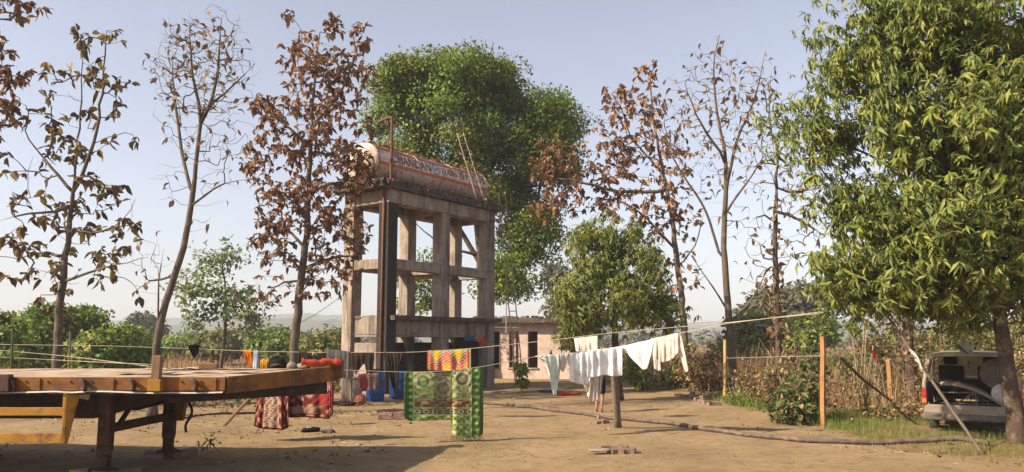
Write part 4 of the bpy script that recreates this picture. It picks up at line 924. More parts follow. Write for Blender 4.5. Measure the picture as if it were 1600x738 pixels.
x = P(283, 640, 11.35)[0]; tpart(MB().hexa(np.array([(x-.06,13.4,.55),(x+.06,13.4,.55),(x+.06,13.5,.55),(x-.06,13.5,.55),(x-.1,13.35,zd-.1),(x+.14,13.35,zd-.1),(x+.14,13.55,zd-.1),(x-.1,13.55,zd-.1)])), 'mudguard_stay', M['orange_paint'])
tpart(MB().tube(resample([P(293,617,10.6), P(296,632,10.6), P(302,642,10.6), P(296,655,10.6), P(288,664,10.6), P(291,676,10.6)], .05), .022, 6), 'hanging_hose', M['rubber'], bevel=0, smooth=True)
tpart(MB().box(P(131,619,9.3), (.16,.02,.08), Matrix.Rotation(.2, 3, 'Y')), 'tag_plate', M['palemetal'])
for k_, (wx) in enumerate((-9.6, -10.9, -12.2)):
    for wy in (YN + .45, YF - .45):
        Rw = Matrix.Rotation(math.pi/2, 3, 'X')
        wh = tpart(MB().lathe([(.26,-.12),(.42,-.13),(.48,-.09),(.49,0),(.48,.09),(.42,.13),(.26,.12)], 28, R=Rw, c=(wx, wy, .48)), 'wheel', M['rubber'], bevel=0, smooth=True)
        MB().lathe([(.001,-.06),(.1,-.07),(.12,-.02),(.22,-.02),(.265,-.11)], 20, R=Rw, c=(wx, wy, .48)).obj('rim', M['metal'], wh, True)
        MB().lathe([(.001,.06),(.1,.07),(.12,.02),(.22,.02),(.265,.11)], 20, R=Rw, c=(wx, wy, .48)).obj('rim', M['metal'], wh, True)
    tpart(MB().tube([(wx, YN+.3, .48), (wx, YF-.3, .48)], .06, 8), 'axle', M['rust_steel'], bevel=0)
# things lying on the deck
def on_deck(x, y): p = G(x, y, zd + .02); return p
def lump(mb, c, size, seed, n=14, amp=.12):
    r = np.random.default_rng(seed); u = np.linspace(0, np.pi, 8); v = np.linspace(0, 2*np.pi, n, endpoint=False)
    uu, vv = np.meshgrid(u, v, indexing='ij'); R0 = 1 + amp*sum(np.sin(a*uu + q*vv + p) for a, q, p in ((2,1,r.uniform(0,6)),(3,2,r.uniform(0,6)),(1,3,r.uniform(0,6))))/1.6
    V = np.stack([np.sin(uu)*np.cos(vv)*R0*size[0], np.sin(uu)*np.sin(vv)*R0*size[1], np.cos(uu)*R0*size[2]], -1) + np.asarray(c)
    i = np.arange(7)[:, None]*n; j = np.arange(n)[None]; j2 = (j+1) % n
    mb.add(V.reshape(-1, 3), np.stack([i+j, i+n+j, i+n+j2, i+j2], -1).reshape(-1, 4)); return mb
o = MB().box((0,0,.05), (.30,.2,.10), Matrix.Rotation(.2, 3, 'Z')).obj('wood_block', M['wood'], bevel=.015); o.location = on_deck(326, 577); tag(o, 'weathered wooden block lying on the trailer deck', 'wood block')
for i_, (px, py, s_, lb) in enumerate(((432,574,(.11,.06,.035),'dark stone lying leftmost of the three on the deck corner'), (455,575,(.08,.06,.055),'round pale stone between two others on the deck corner'), (474,575,(.12,.08,.045),'flat pale stone nearest the red wrapped end of the deck'))):
    q = on_deck(px, py); o = lump(MB(), (0,0,s_[2]*.8), s_, i_ + 3).obj('stone', M['stone'] if i_ else M['rust_steel'], None, True); o.location = q; tag(o, lb, 'stone', 'stones on the trailer deck')
_q = np.linspace(-.34, .34, 18); o = MB().tube(np.stack([_q, .012*np.sin(_q*9), .07 + .01*np.sin(_q*14)], 1), .058 + .009*np.sin(_q*31) + .006*np.sin(_q*53 + 1), 10).obj('rolled_cloth', M['vermilion'], None, True); o.location = P(503, 573, 11.6); o.rotation_euler.z = .3; tag(o, 'red rolled cloth on the far front corner of the trailer deck', 'cloth')

# ------------------------------------------------------------------ washing lines and washing
def line_fn(pts):
    """pts (px, py, D) -> function of px giving (py, D)"""
    a = np.array(pts, float)
    return lambda x: (np.interp(x, a[:,0], a[:,1]), np.interp(x, a[:,0], a[:,2]))
LOW = [(520,578,12.2),(640,582,12.6),(700,580,12.8),(755,573,13.0),(840,557,13.5),(900,551,13.8),(965,543,14.0),(1010,533,13.8),(1062,521,13.5),(1140,505,13.0),(1280,488,12.2),(1372,474,11.6)]
UPP = [(-40,538,17.5),(180,541,17.2),(300,545,17),(390,549,16.8),(500,551,16.5),(640,551,16.4),(735,545,16.3),(850,533,16),(960,520,15.5),(1130,505,14.5),(1280,490,12.8),(1372,472,11.6)]
low, upp = line_fn(LOW), line_fn(UPP)
def rope(name, label, fn, x0, x1, rad, m='rope', n=60):
    tag(MB().tube([P(x, *fn(x)) for x in np.linspace(x0, x1, n)], rad, 5).obj(name, M[m], None, True), label, 'rope')
rope('washing_line', 'pale washing line carrying the white shirts and green saree', low, 520, 1372, .0068)
rope('washing_line', 'higher pale washing line running behind to the far left trees', upp, -40, 1372, .0068)

def cloth(name, label, panels, fn, mat_, pleat=.03, group='washing hanging on the lines', cat='washing', back=.8, seed=0, color=None, nx=34, ny=24, gap=.035, dD=0.0, freq=1.0, obj_parent=None, wrinkle=.006):
    """each panel: control columns (px, ytop, ybottom[, xbottom shift]); built as a hanging sheet with folds and a back layer over the line"""
    rr = np.random.default_rng(seed + 100); mb = MB()
    for pi, pan in enumerate(panels):
        a = np.array([(*p, 0)[:4] for p in pan], float)
        for layer in ((0, 1) if back else (0,)):
            uu = np.linspace(0, 1, nx); px = np.interp(uu, np.linspace(0, 1, len(a)), a[:, 0])
            # smooth the control columns
            yt = np.interp(px, a[:,0], a[:,1]); yb = np.interp(px, a[:,0], a[:,2]); sh = np.interp(px, a[:,0], a[:,3])
            if layer: yb = yt + (yb - yt) * back
            vv = np.linspace(0, 1, ny); V = np.zeros((ny, nx, 3)); ph = rr.uniform(0, 6, 6); am = rr.uniform(.5, 1, 6)
            fold = sum(am[k] * np.sin(uu * 6.28 * f * freq + ph[k]) for k, f in enumerate((1.1, 2.3, 3.7, 5.9))) / 2.2
            for iv, v in enumerate(vv):
                y = yt + (yb - yt) * v; x = px + sh * v
                D = fn(px)[1] + dD
                p = np.stack([P(xx, yy, dd) for xx, yy, dd in zip(x, y, D)])
                ramp_ = .25 + .75 * v
                off = pleat * fold * ramp_ + wrinkle * np.sin(uu*40 + v*17 + ph[4]) * np.sin(v*23 + uu*11 + ph[5]) * 1.0 + (pleat*.4)*np.sin(v*5 + ph[3] + uu*4)*v
                top = gap * (1 - math.exp(-v * 9))
                p[:, 1] += off + (top if layer else -top) * 1.0
                V[iv] = p
            i = np.arange(ny - 1)[:, None] * nx; j = np.arange(nx - 1)[None]
            C = None
            if color is not None:
                U2, V2 = np.meshgrid(uu, vv); C = color(U2, V2, px[None].repeat(ny, 0), yt[None] + (yb - yt)[None]*vv[:, None]).reshape(-1, 3)
            mb.add(V.reshape(-1, 3), np.stack([i+j, i+j+1, i+nx+j+1, i+nx+j], -1).reshape(-1, 4), col=C)
    o = mb.obj(name, mat_, obj_parent, True)
    so = o.modifiers.new('thick', 'SOLIDIFY'); so.thickness = .006
    if obj_parent is None: tag(o, label, cat, group)
    return o

def mixc(C, mask, col):
    C[mask] = col; return C
# --- printed cloths: flat print as vertex colours on the weave
def green_print(U_, V_, X_, Y_):
    C = np.zeros(U_.shape + (3,)); C[:] = (.17,.19,.085)
    lime, cream, green, red, brown = (.52,.58,.22), (.68,.62,.42), (.14,.30,.06), (.32,.08,.05), (.33,.26,.14)
    u, v = (X_ - 632)/122., (Y_ - 574)/92.
    field = (u > .12) & (u < .84) & (v < .52)
    mixc(C, field & (np.sin(u*9)*np.cos(v*7) > .1), brown); mixc(C, field & (np.sin(u*9 + 2)*np.cos(v*6 + 1) > .3), green)
    for cx, cy in ((.24,.24),(.74,.2),(.26,.5),(.76,.48),(.5,.36)):
        dx, dy = (u - cx)/.15, (v - cy)/.19; r = np.hypot(dx, dy); th = np.arctan2(dy, dx); m = (r < 1.25) & (v < .66) & (u > .1) & (u < .87)
        if cy > .3 and cx != .5:
            mixc(C, m & (r < .95*(.62 + .38*abs(np.cos(th*5)))), lime); mixc(C, m & (r < .95*(.62 + .38*abs(np.cos(th*5)))) & (abs(np.cos(th*5)) < .3), (.05,.06,.03)); mixc(C, m & (r < .22), brown)
        else:
            mixc(C, m & (r > .95) & (r < 1.12), lime); mixc(C, m & (r > .55) & (r < .72), cream); mixc(C, m & (r < .85) & (r > .72) & (np.cos(th*14) > .3), lime); mixc(C, m & (r < .3), lime)
    mixc(C, (v > .55) & (v < .68) & (np.sin(u*30)*np.sin(v*50) > -.1) & (u > .1) & (u < .86), red)
    mixc(C, (v > .53) & (v < .70) & (abs(np.sin(u*16 + 6*np.sin(v*12))) < .22), lime)
    mixc(C, (v > .70) & (v < .80) & (np.hypot(((u*9) % 1 - .5), (v - .75)*9) < .34), cream); mixc(C, (v > .70) & (v < .80) & (np.hypot(((u*9) % 1 - .5), (v - .75)*9) < .16), (.04,.04,.03))
    mixc(C, (abs(v - .69) < .012) | (abs(v - .81) < .012) | (abs(v - .95) < .012), lime)
    z = (v > .82); mixc(C, z & (np.sin(u*75)*np.sin(v*60) > .0), (.30,.46,.08)); mixc(C, z & (np.sin(u*40 + 1)*np.sin(v*36) > .55), cream)
    side = (u < .11) | (u > .86)
    mixc(C, side, (.10,.16,.05)); mixc(C, side & (abs(((v*9) % 1) - .5) + abs((((u - .86) % .14)/.12) - .5) < .42), (.16,.36,.06)); mixc(C, side & (abs(((v*9) % 1) - .5) + abs((((u - .86) % .14)/.12) - .5) < .18), cream)
    mixc(C, (abs(u - .115) < .006) | (abs(u - .855) < .006), lime)
    mid = (abs(u - .46) < .085) & (v < .8); C[mid] = C[mid]*.35 + np.array((.20,.155,.105))*.65*(.55 + .55*(np.sin(abs(u[mid] - .46)*90 + np.sin(v[mid]*22)*2.2) > 0))[:, None]
    return C
def zigzag_print(U_, V_, X_, Y_):
    C = np.zeros(U_.shape + (3,)); C[:] = (.58,.24,.14)
    u = U_*2.05 + .02; t = abs((u % 1) - .5)*2; d = V_*1.05 - (1 - t)*.9
    mixc(C, d < 0, (.30,.36,.22)); mixc(C, (abs(d) < .13), (.50,.06,.045)); mixc(C, (abs(d) < .06) & (np.sin(V_*55) > 0), (.62,.5,.38))
    mixc(C, np.hypot(((u + .0) % 1 - .5)*1.6, (V_ - .22)*1.1) < .3, (.72,.36,.03)); mixc(C, np.hypot(((u + .5) % 1 - .5)*1.6, (V_ - .85)*1.1) < .28, (.72,.36,.03))
    mixc(C, (U_ < .03) | (U_ > .93), (.45,.06,.05)); mixc(C, (U_ > .955), (.3,.36,.18))
    return C
def maroon_print(seed):
    def f(U_, V_, X_, Y_):
        C = np.zeros(U_.shape + (3,)); C[:] = (.17,.034,.03)
        s = np.sin(U_*21 + seed)*np.sin(V_*26 + 2*np.sin(U_*13)); mixc(C, s > .35, (.38,.22,.15)); mixc(C, s < -.55, (.09,.025,.02))
        pal = (U_ > .30) & (U_ < .62) if seed < 2 else (V_ < .42) & (U_ > .35) & (U_ < .8)
        q = np.sin(X_*.9 + 3*np.sin(Y_*.35))*np.sin(Y_*.8); C[pal] = (.43,.32,.22); mixc(C, pal & (q > .25), (.20,.07,.05))
        if seed >= 2: mixc(C, (V_ > .42) & (V_ < .72) & (U_ > .46) & (U_ < .75), (.32,.045,.04)); mixc(C, (U_ > .86), (.30,.03,.035)); mixc(C, (V_ > .74) & (V_ < .9) & (U_ < .5), (.33,.2,.14))
        mixc(C, V_ > .965, (.08,.02,.02))
        return C
    return f
def towel_print(U_, V_, X_, Y_):
    C = np.zeros(U_.shape + (3,)); C[:] = (.36,.09,.07); e = (U_ < .3) | (U_ > .68); s = np.sin(X_*1.9)*np.sin(Y_*1.7)
    C[e] = (.14,.045,.04); mixc(C, e & (s > .3), (.5,.42,.36)); return C
def stripe_print(U_, V_, X_, Y_):
    C = np.zeros(U_.shape + (3,)); C[:] = (.55,.48,.46); mixc(C, np.sin(U_*44 + V_*6) > .1, (.34,.05,.08)); return C

cloth('printed_saree', 'green black and lime flower-printed saree hanging almost to the ground', [[(632,582,652),(640,582,658),(705,580,656),(708,580,680),(730,577,684),(748,574,682),(755,573,678)]], low, M['print'], .05, color=green_print, nx=170, ny=130, seed=1, back=.9)
# fringe of the saree
b = MB()
for x in np.linspace(706, 754, 26):
    p = P(x, 681, low(x)[1]); b.tube([p, p + (rng.normal(0,.012), 0, -.04), p + (rng.normal(0,.02), 0, -.085)], .006, 3)
fr = b.obj('fringe', M['grass'], bpy.data.objects['printed_saree'])
cloth('printed_saree', 'orange and yellow zigzag printed cloth on the higher line above the green saree', [[(668,548,578),(700,548,579),(736,545,576)]], upp, M['print'], .04, color=zigzag_print, nx=130, ny=70, seed=2)
LB = line_fn([(380,588,13.3),(450,586,13.0),(525,575,12.7)])
cloth('printed_saree', 'maroon and beige block-printed saree under the trailer front, longer one', [[(406,590,666,-9),(420,590,670,-6),(440,589,672,2),(452,588,668,0)]], LB, M['print'], .05, color=maroon_print(1), nx=80, ny=90, seed=3)
cloth('printed_saree', 'red patchwork saree beside the longer maroon one under the trailer front', [[(449,588,652),(480,586,652),(514,580,655),(521,577,648)]], LB, M['print'], .05, color=maroon_print(3), nx=90, ny=90, seed=4, dD=.15)
tag(MB().tube([P(x, *LB(x)) for x in np.linspace(395, 523, 20)], .009, 5).obj('washing_line', M['rope'], None, True), 'short washing line under the trailer front holding red sarees', 'rope')
cloth('hand_towel', 'small red and white patterned towel hanging in front of the blue drum', [[(560,585,600),(566,584,612),(592,583,607)]], low, M['print'], .03, color=towel_print, nx=60, ny=40, seed=5)
# dark garments by the tower
cloth('trousers', 'dark brown trousers on the higher line left of the blue drum', [[(550,551,570),(556,551,586),(564,551,574),(570,551,568),(576,551,598),(582,551,600),(584,551,566)]], upp, M['brown_cloth'], .05, seed=6, nx=40)
cloth('trousers', 'long dark brown trousers tapering to the ground between the two drums', [[(599,551,570,4),(606,551,606,8),(612,551,616,6),(620,551,612,2),(626,551,580,-3),(632,551,560,-5)]], upp, M['brown_cloth'], .06, seed=7, nx=40)
cloth('grey_sheet', 'dark grey sheet hanging beside the left tower column', [[(511,546,592),(530,547,592),(547,550,590)]], upp, M['grey_cloth'], .03, seed=8)
cloth('dark_garment', 'dark brown garment hanging over the trailer deck below the brown teak', [[(467,550,568),(474,550,580),(484,551,578),(487,551,566)]], upp, M['brown_cloth'], .04, seed=9)
cloth('orange_cloth', 'bright orange cloth strip hanging above the far trailer edge', [[(380,547,566,6),(386,547,576,6),(393,548,576,3)]], upp, M['orange_cloth'], .03, seed=10, dD=.3)
cloth('white_cloth', 'narrow pale blue-white cloth beside the orange strip', [[(397,548,575,-2),(400,548,577,0),(404,548,575,1)]], upp, M['paleblue_cloth'], .03, seed=11)
cloth('mustard_cloth', 'small mustard cloth low behind the far trailer edge', [[(403,563,577),(412,562,578),(421,563,577)]], upp, M['mustard_cloth'], .03, seed=12, dD=.4)
o = lump(MB(), (0,0,0), (.22,.16,.17), 31, amp=.15).obj('black_bundle', M['black_cloth'], None, True); o.location = P(432, 570, 15); tag(o, 'black cloth bundle behind the far trailer edge', 'cloth')
o = MB().tube([P(432, 577, 15) , G(432, 640)*(1,0,0) + (0, 15*K, -.05)], .04, 6).obj('bundle_post', M['wood']); tag(o, 'thin stake carrying the black bundle behind the trailer', 'post')
cloth('black_rag', 'ragged black cloth hanging alone on the line beyond the trailer stake', [[(294,540,549,3),(299,539,557,3),(304,538,560,1),(309,539,556,-1),(312,540,548,-3)]], upp, M['black_cloth'], .04, seed=13)
# clothes inside the tower's lower room
RM = line_fn([(690,524,24.4),(790,530,27.0)])
cloth('blue_garment', 'dark blue garment hanging in the tower opening', [[(726,524,532),(740,525,533),(750,526,533)]], RM, M['blue_cloth'], .03, seed=14, nx=16, ny=10)
cloth('orange_garment', 'orange garment hanging at the right tower column', [[(742,527,534,4),(750,528,540,6),(758,529,541,4)]], RM, M['vermilion'], .03, seed=15, nx=16, ny=10, dD=-1.2)
# white washing, left to right
cloth('trousers', 'pale mint trousers with one long leg, leftmost of the white washing', [[(836,557,561,18),(846,556,590,14),(855,555,617,9),(866,554,618,3),(872,554,598,0),(876,553,575,0)]], low, M['mint_cloth'], .05, seed=16, nx=40)
cloth('vest', 'small white vest beside the mint trousers', [[(876,553,578),(880,553,582),(886,552,568),(889,552,572)]], low, M['cream_cloth'], .03, seed=17, nx=16)
cloth('shirt', 'white shirt with squared tail left of the widest white sheet', [[(890,552,596),(905,551,600),(920,549,600),(924,549,580)]], low, M['white_cloth'], .045, seed=18)
cloth('trousers', 'long cream trousers hanging lowest behind the white shirts', [[(921,549,600,-10),(928,548,628,-6),(938,547,626,-2),(941,547,590,0)]], low, M['cream_cloth'], .05, seed=19, dD=.12)
cloth('shirt', 'wide bright white kurta in front of the walking person', [[(917,549,590),(930,547,589),(944,545,586),(960,543,588),(972,541,587)]], low, M['white_cloth'], .05, seed=20, dD=-.06)
cloth('shirt', 'white cloth hung to a pointed fold right of the wide kurta', [[(967,542,550,10),(984,539,566,8),(998,535,578,6),(1008,533,576,3),(1016,531,556,0),(1021,529,536,0)]], low, M['white_cloth'], .04, seed=21)
sh = cloth('shirt', 'beige long-sleeved shirt at the right end of the white washing', [[(1020,529,556),(1030,527,566),(1040,525,566),(1052,522,560),(1060,521,548)]], low, M['beige_cloth'], .045, seed=22)
cloth('sleeve', '', [[(1018,532,576,4),(1024,531,580,4),(1029,530,579,3)]], low, M['beige_cloth'], .02, seed=23, nx=10, obj_parent=sh, gap=.03)
cloth('sleeve', '', [[(1054,523,578,14),(1060,522,583,13),(1065,526,580,10)]], low, M['beige_cloth'], .02, seed=24, nx=10, obj_parent=sh, gap=.03)
cloth('towel', 'cream towel on the higher line above the white kurta', [[(897,529,549,3),(915,527,552,2),(934,525,548,0)]], upp, M['cream_cloth'], .03, seed=25)
VER = line_fn([(860,536,30),(900,536,30)])
cloth('striped_cloth', 'red and white striped cloth in the shade under the small mango', [[(876,533,548),(888,534,548),(900,535,547)]], VER, M['print'], .03, color=stripe_print, nx=50, ny=16, seed=26)

# ------------------------------------------------------------------ posts, poles, wires
def post(label, foot, top, w, m, name='fence_post', lean=None, square=True, group='wooden fence posts at the yard edge'):
    foot = np.asarray(foot); 
    b = MB()
    pts = resample([foot + (0,0,-.1), top], .3); pts[1:-1] += rng.normal(0, w*.06, (len(pts)-2, 3))
    if square: b.tube(pts, np.full(len(pts), w*.62), 4)
    else: b.tube(pts, np.linspace(w*.55, w*.42, len(pts)), 8)
    return tag(b.obj(name, m, None, not square), label, 'post', group)
f = G(1132, 628); post('slim yellowish fence post in front of the bare tree', f, P(1133, 531, f[1]/K), .085, M['postyellow'])
f = G(1286, 670); post('tall brown square fence post at the corner of the green weeds', f, P(1285, 526, f[1]/K), .10, M['postwood'])
f = G(1395, 646); post('short leaning brown post among dry brush left of the leaning pole', f, P(1388, 561, f[1]/K), .12, M['postwood'])
f = G(1183, 628); post('thin rusty stake among dry stems between the yellow and brown posts', f, P(1182, 558, f[1]/K), .04, M['rust'])
f = G(966, 667); post('stout wooden post under the white kurta propping the washing line', f, P(957, 545, 14.05), .16, M['greywood'], 'prop_post', square=False, group=None)
f = G(1546, 716); pole = post('long grey pole leaning left with the washing lines tied to its top', f, P(1370, 470, 11.55), .052, M['greywood'], 'leaning_pole', square=False, group=None)
cloth('white_rag', 'white rag tied halfway up the leaning pole', [[(1421,546,556,6),(1427,549,572,10),(1432,556,582,8)]], line_fn([(1400,0,11.2),(1460,0,11.2)]), M['white_cloth'], .03, seed=27, nx=14, ny=14)
f = G(1402, 636); o = MB().tube(resample([P(1312,558,13.4), P(1350,595,14.3), f + (0,0,.05)], .2), .028, 6).obj('leaning_stick', M['bark_dark'], None, True); tag(o, 'dark stick slanting down to the short leaning post', 'stick')
rr = np.random.default_rng(77)
b = MB()
for k in range(8):
    x0 = 1352 + rr.normal(0, 5); b.tube(resample([G(1355 + rr.normal(0,6), 655), P(x0 + rr.normal(0,4), 600, 15.2), P(1352 + rr.normal(0,14), 520 + rr.uniform(-20,30), 15.2)], .15), .012, 4)
t = thing('dry_sapling', 'bundle of upright bare dry stems with the red rag', 'sapling', G(1355,655)); o = b.obj('stem', M['twig_pale'], t, True); o.matrix_parent_inverse = Matrix.Translation(-t.location)
cloth('red_rag', 'small red rag caught on the upright dry stems', [[(1357,545,550,6),(1361,546,562,8),(1366,550,566,6)]], line_fn([(1300,0,15.0),(1400,0,15.0)]), M['red_cloth'], .03, seed=28, nx=14, ny=14)
for lb, px, py0, py1, D, m in (('thin dark green fence stake at the far left behind the trailer', 19, 512, 600, 17, 'weed'), ('thin grey stake right of the sparse teak trunk', 109, 518, 600, 17, 'greywood')):
    q = P(px, 590, D)*(1,1,0); tag(MB().tube([q + (0,0,-.05), P(px + 1, py0, D)], .035, 6).obj('fence_stake', M[m]), lb, 'stake')
def wire(label, pts, rad=.006, m='wire', sag=0.0, cat='wire'):
    q = resample([P(*p) for p in pts], .5); s_ = np.linspace(0, 1, len(q)); q[:, 2] -= sag*4*s_*(1 - s_)
    tag(MB().tube(q, rad, 4).obj('wire', M[m], None, True), label, cat)
wire('upper white wire sloping down behind the trailer to the forked tree', [(-30,545,17),(109,557,17),(243,574,15)], .008, 'rope')
wire('lower white wire sagging behind the trailer between two stakes', [(-30,557,17),(19,559,17),(109,564,17),(240,570,15)], .007, 'rope')
wire('dark cable slanting up behind the brown teak to the tower', [(380,527,24),(470,500,24),(548,452,24.8)], .010, 'cable', .15)
wire('thin green-white fence wire strung along the dry brush', [(1130,560,19.5),(1285,556,14.2),(1388,562,16),(1620,560,17)], .006, 'wire')
wire('dark cable hanging between far bush and leaning pole', [(1180,508,14),(1290,506,13),(1372,494,11.7)], .007, 'cable', .1)
wire('cable tied across the tower columns', [(540,522,23.6),(600,520,23.5),(700,524,25),(790,536,27.5)], .010, 'cable', .1)
wire('thin wire crossing from tower to outbuilding', [(757,425,27.4),(800,421,29),(870,412,33)], .008, 'cable', .1)

# ------------------------------------------------------------------ hose, bricks, drums and small things
hp = [G(x, y) for x, y in ((746,629),(790,632),(840,639),(900,648),(950,656),(1000,660),(1060,666),(1130,676),(1200,686),(1260,692),(1320,695),(1400,697),(1460,697),(1500,699),(1545,708))]
q = resample(hp, .06); q[:, 2] = np.array([gz(a[0], a[1]) for a in q]) + .05; q += np.random.default_rng(4).normal(0, .002, q.shape)
rad = .044 + .004*np.sin(np.arange(len(q))*1.9)
tag(MB().tube(q, rad, 9).obj('water_hose', M['hose'], None, True), 'thick ribbed brown hose lying across the yard', 'hose')
wl = resample([np.append(G(x, y)[:2], 0) for x, y in ((240,660),(330,648),(420,645),(470,640))], .2); wl[:, 2] = [gz(a[0], a[1]) + .02 for a in wl]
tag(MB().tube(wl, .02, 5).obj('thin_hose', M['rubber'], None, True), 'thin dark hose on the ground behind the trailer', 'hose')
BR = MB().box((0,0,0), (.23,.11,.075)).mesh('brick', M['brick'])
def bricks(name, label, spots, seed, cat='brick pile', jitter=.25, scale=1.0):
    r = np.random.default_rng(seed); c = spots[0]; t = thing(name, label, cat, (c[0], c[1], 0))
    for k, (x, y, z, a) in enumerate(spots):
        o = bpy.data.objects.new('brick', BR); COL.objects.link(o); o.parent = t
        o.location = (x - c[0], y - c[1], z + float(gz(x, y)) + .037*scale); o.rotation_euler = (r.normal(0,.08), r.normal(0,.08), a + r.normal(0, jitter)); o.scale = (scale*r.uniform(.8,1.1),)*3
    return t
def spots_px(lst): return [(*G(x, y)[:2], z, a) for x, y, z, a in lst]
bricks('brick_pile', 'loose ring of broken bricks in the open yard in front of the prop post', spots_px([(948,700,0,.2),(956,705,0,1.2),(964,706,0,.4),(972,706,0,1.4),(980,706,0,.3),(987,705,0,1.0),(962,700,0,.1),(974,700,0,.5),(984,701,0,.2)]), 1)
o = lump(MB(), (0,0,.03), (.2,.1,.03), 41).obj('flat_stone', M['stone'], None, True); q = G(936,706); o.location = q; tag(o, 'flat grey stone left of the loose brick ring', 'stone')
bricks('brick_edging', 'line of broken bricks along the yard edge left of the yellowish fence post', spots_px([(1058,619,0,.3),(1066,621,0,1),(1072,622,.0,.2),(1080,624,0,.6),(1082,621,.07,1),(1092,628,0,.2),(1097,631,0,1.2),(1101,628,.07,.3),(1106,633,0,.2),(1112,635,0,.9),(1120,635,0,.4)]), 2, 'brick edging', .4, 1.25)
bricks('brick_pile', 'two small bricks beside the foot of the prop post', spots_px([(938,661,0,.3),(945,661,0,1.1),(941,660,.07,.2)]), 3)
sb = []
for r_, y in enumerate((654, 650)):
    for k in range(5): sb.append((*G(597 + k*8 + r_*3, y)[:2], 0, .05)); sb.append((*G(598 + k*8, y)[:2], .085, .02))
bricks('brick_stack', 'low stack of dark bricks left of the green saree', sb, 4, 'brick stack', .12, 1.1)
bricks('brick_footing', 'rubble packed under the near landing leg', [(pA[0] + a, pA[1] + c, 0, e) for a, c, e in ((-.28,-.1,.2),(.28,-.12,.6),(-.2,-.3,.1),(.15,-.32,.4),(-.35,.1,1),(.33,.2,1.3))], 5, 'rubble', .5, 1.2)
bricks('brick_footing', 'rubble packed under the far landing leg', [(pB[0] + a, pB[1] + c, 0, e) for a, c, e in ((-.26,-.1,.2),(.3,-.12,.6),(-.1,-.3,.1),(.25,.2,1.3))], 6, 'rubble', .5, 1.2)
def drum(label, pos, seed):
    t = thing('plastic_drum', label, 'drum', pos, seed, 'blue plastic drums by the tower')
    MB().lathe([(.001,0),(.26,0),(.285,.03),(.29,.25),(.30,.28),(.30,.32),(.29,.35),(.29,.58),(.30,.61),(.30,.65),(.29,.68),(.28,.84),(.24,.9),(.235,.92),(.001,.92)], 26).obj('body', M['blue'], t, True)
    MB().lathe([(.245,.90),(.262,.905),(.262,.955),(.20,.96),(.001,.955)], 26).obj('lid', M['black_cloth'], t, True)
drum('blue plastic drum behind the small red towel', G(586,626), .3)
drum('blue plastic drum half hidden by the left edge of the green saree', G(622,622), 1.2)
b = MB().tube([P(612,625,20) , P(628,585,20.2), P(612,560,20.3)], .035, 6)
o = lump(MB(), (0,0,0), (.001,.001,.001), 1)
tag(MB().tube(resample([P(622,580,20.0), P(618,565,20.0), P(610,556,20.2), P(604,552,20.3)], .08), .035, 7).obj('bent_pipe', M['greywood'], None, True), 'pale bent pipe arching over the second blue drum', 'pipe')
t = thing('clay_pot', 'small red clay pot on a stone stand beside the blue drum', 'pot', G(564,632))
MB().lathe([(.001,0),(.09,0),(.15,.06),(.17,.14),(.14,.22),(.10,.25),(.12,.28)], 18).obj('body', M['clay'], t, True)
o = thing('brick_plinth', 'grey stone post standing below the patterned towel', 'post', G(558,622)); MB().box((0,0,.3), (.26,.26,.62)).obj('shaft', M['stone'], o, bevel=.02); MB().box((0,0,.64), (.32,.32,.06)).obj('cap', M['stone'], o, bevel=.01)
tag(MB().box((0,0,.0), (.32,.2,1.0)).obj('concrete_stub', M['concrete'], bevel=.02), 'pale leaning concrete slab at the foot of the left tower column', 'slab').location = G(541,625) + (0,0,.42)
tag(MB().tube([G(549,628), P(548,545,20.6)], .035, 6).obj('line_pole', M['greywood']), 'pale thin pole standing in front of the left tower column', 'pole')
for i_, (px, py, s_, lb) in enumerate(((487,672,(.22,.12,.045),'dark crumpled rag on the ground below the red saree'),(515,674,(.14,.09,.045),'smaller dark crumpled rag beside the first on the ground'),(535,634,(.34,.2,.07),'dark heap of cloth on the ground near the tower foot'),(905,612,(.45,.2,.05),'crumpled blue sheet on the ground behind the mint trousers'),(884,616,(.4,.2,.06),'dark red cloth heap on the ground behind the vest'))):
    q = G(px, py) if i_ < 3 else G((860, 882)[i_ - 3], (613, 616)[i_ - 3])
    o = lump(MB(), (0,0,s_[2]*.6), s_, 60 + i_, amp=.38).obj('crumpled_cloth', M[('black_cloth','grey_cloth','brown_cloth','blue_cloth','red_cloth')[i_]], None, True); o.location = q + (0,0,float(gz(q[0], q[1]))); tag(o, lb, 'cloth')

# seedling in the yard
t = thing('mango_seedling', 'leafy young seedling on a low mound in front of the outbuilding', 'plant', G(815,614)); sb_ = np.array(t.location); sb_[2] = float(gz(sb_[0], sb_[1]))
MB().tube(resample([sb_ + (0,0,-.05), sb_ + (.02,0,.5), sb_ + (.0,0,1.0)], .1), .014, 5).obj('stem', M['bark'], t).matrix_parent_inverse = Matrix.Translation(-t.location)
b = MB(); rr = np.random.default_rng(8); n = 130; zz = rr.choice([.38,.45,.75,.9,1.0], n) + rr.normal(0,.04,n); a = rr.uniform(0,6.28,n)
pos = sb_ + np.stack([0.03*np.cos(a), .03*np.sin(a), zz], 1); ax = np.stack([np.cos(a), np.sin(a), rr.uniform(-.7,.35,n)], 1)
scatter(b, MANGO_TPL[1], pos, frames(ax, np.tile([0,0,1.], (n,1))), np.stack([rr.uniform(.28,.42,n)*1.7, rr.uniform(.24,.40,n), rr.uniform(.24,.4,n)], 1)); b.obj('foliage', M['green'], t, True).matrix_parent_inverse = Matrix.Translation(-t.location)

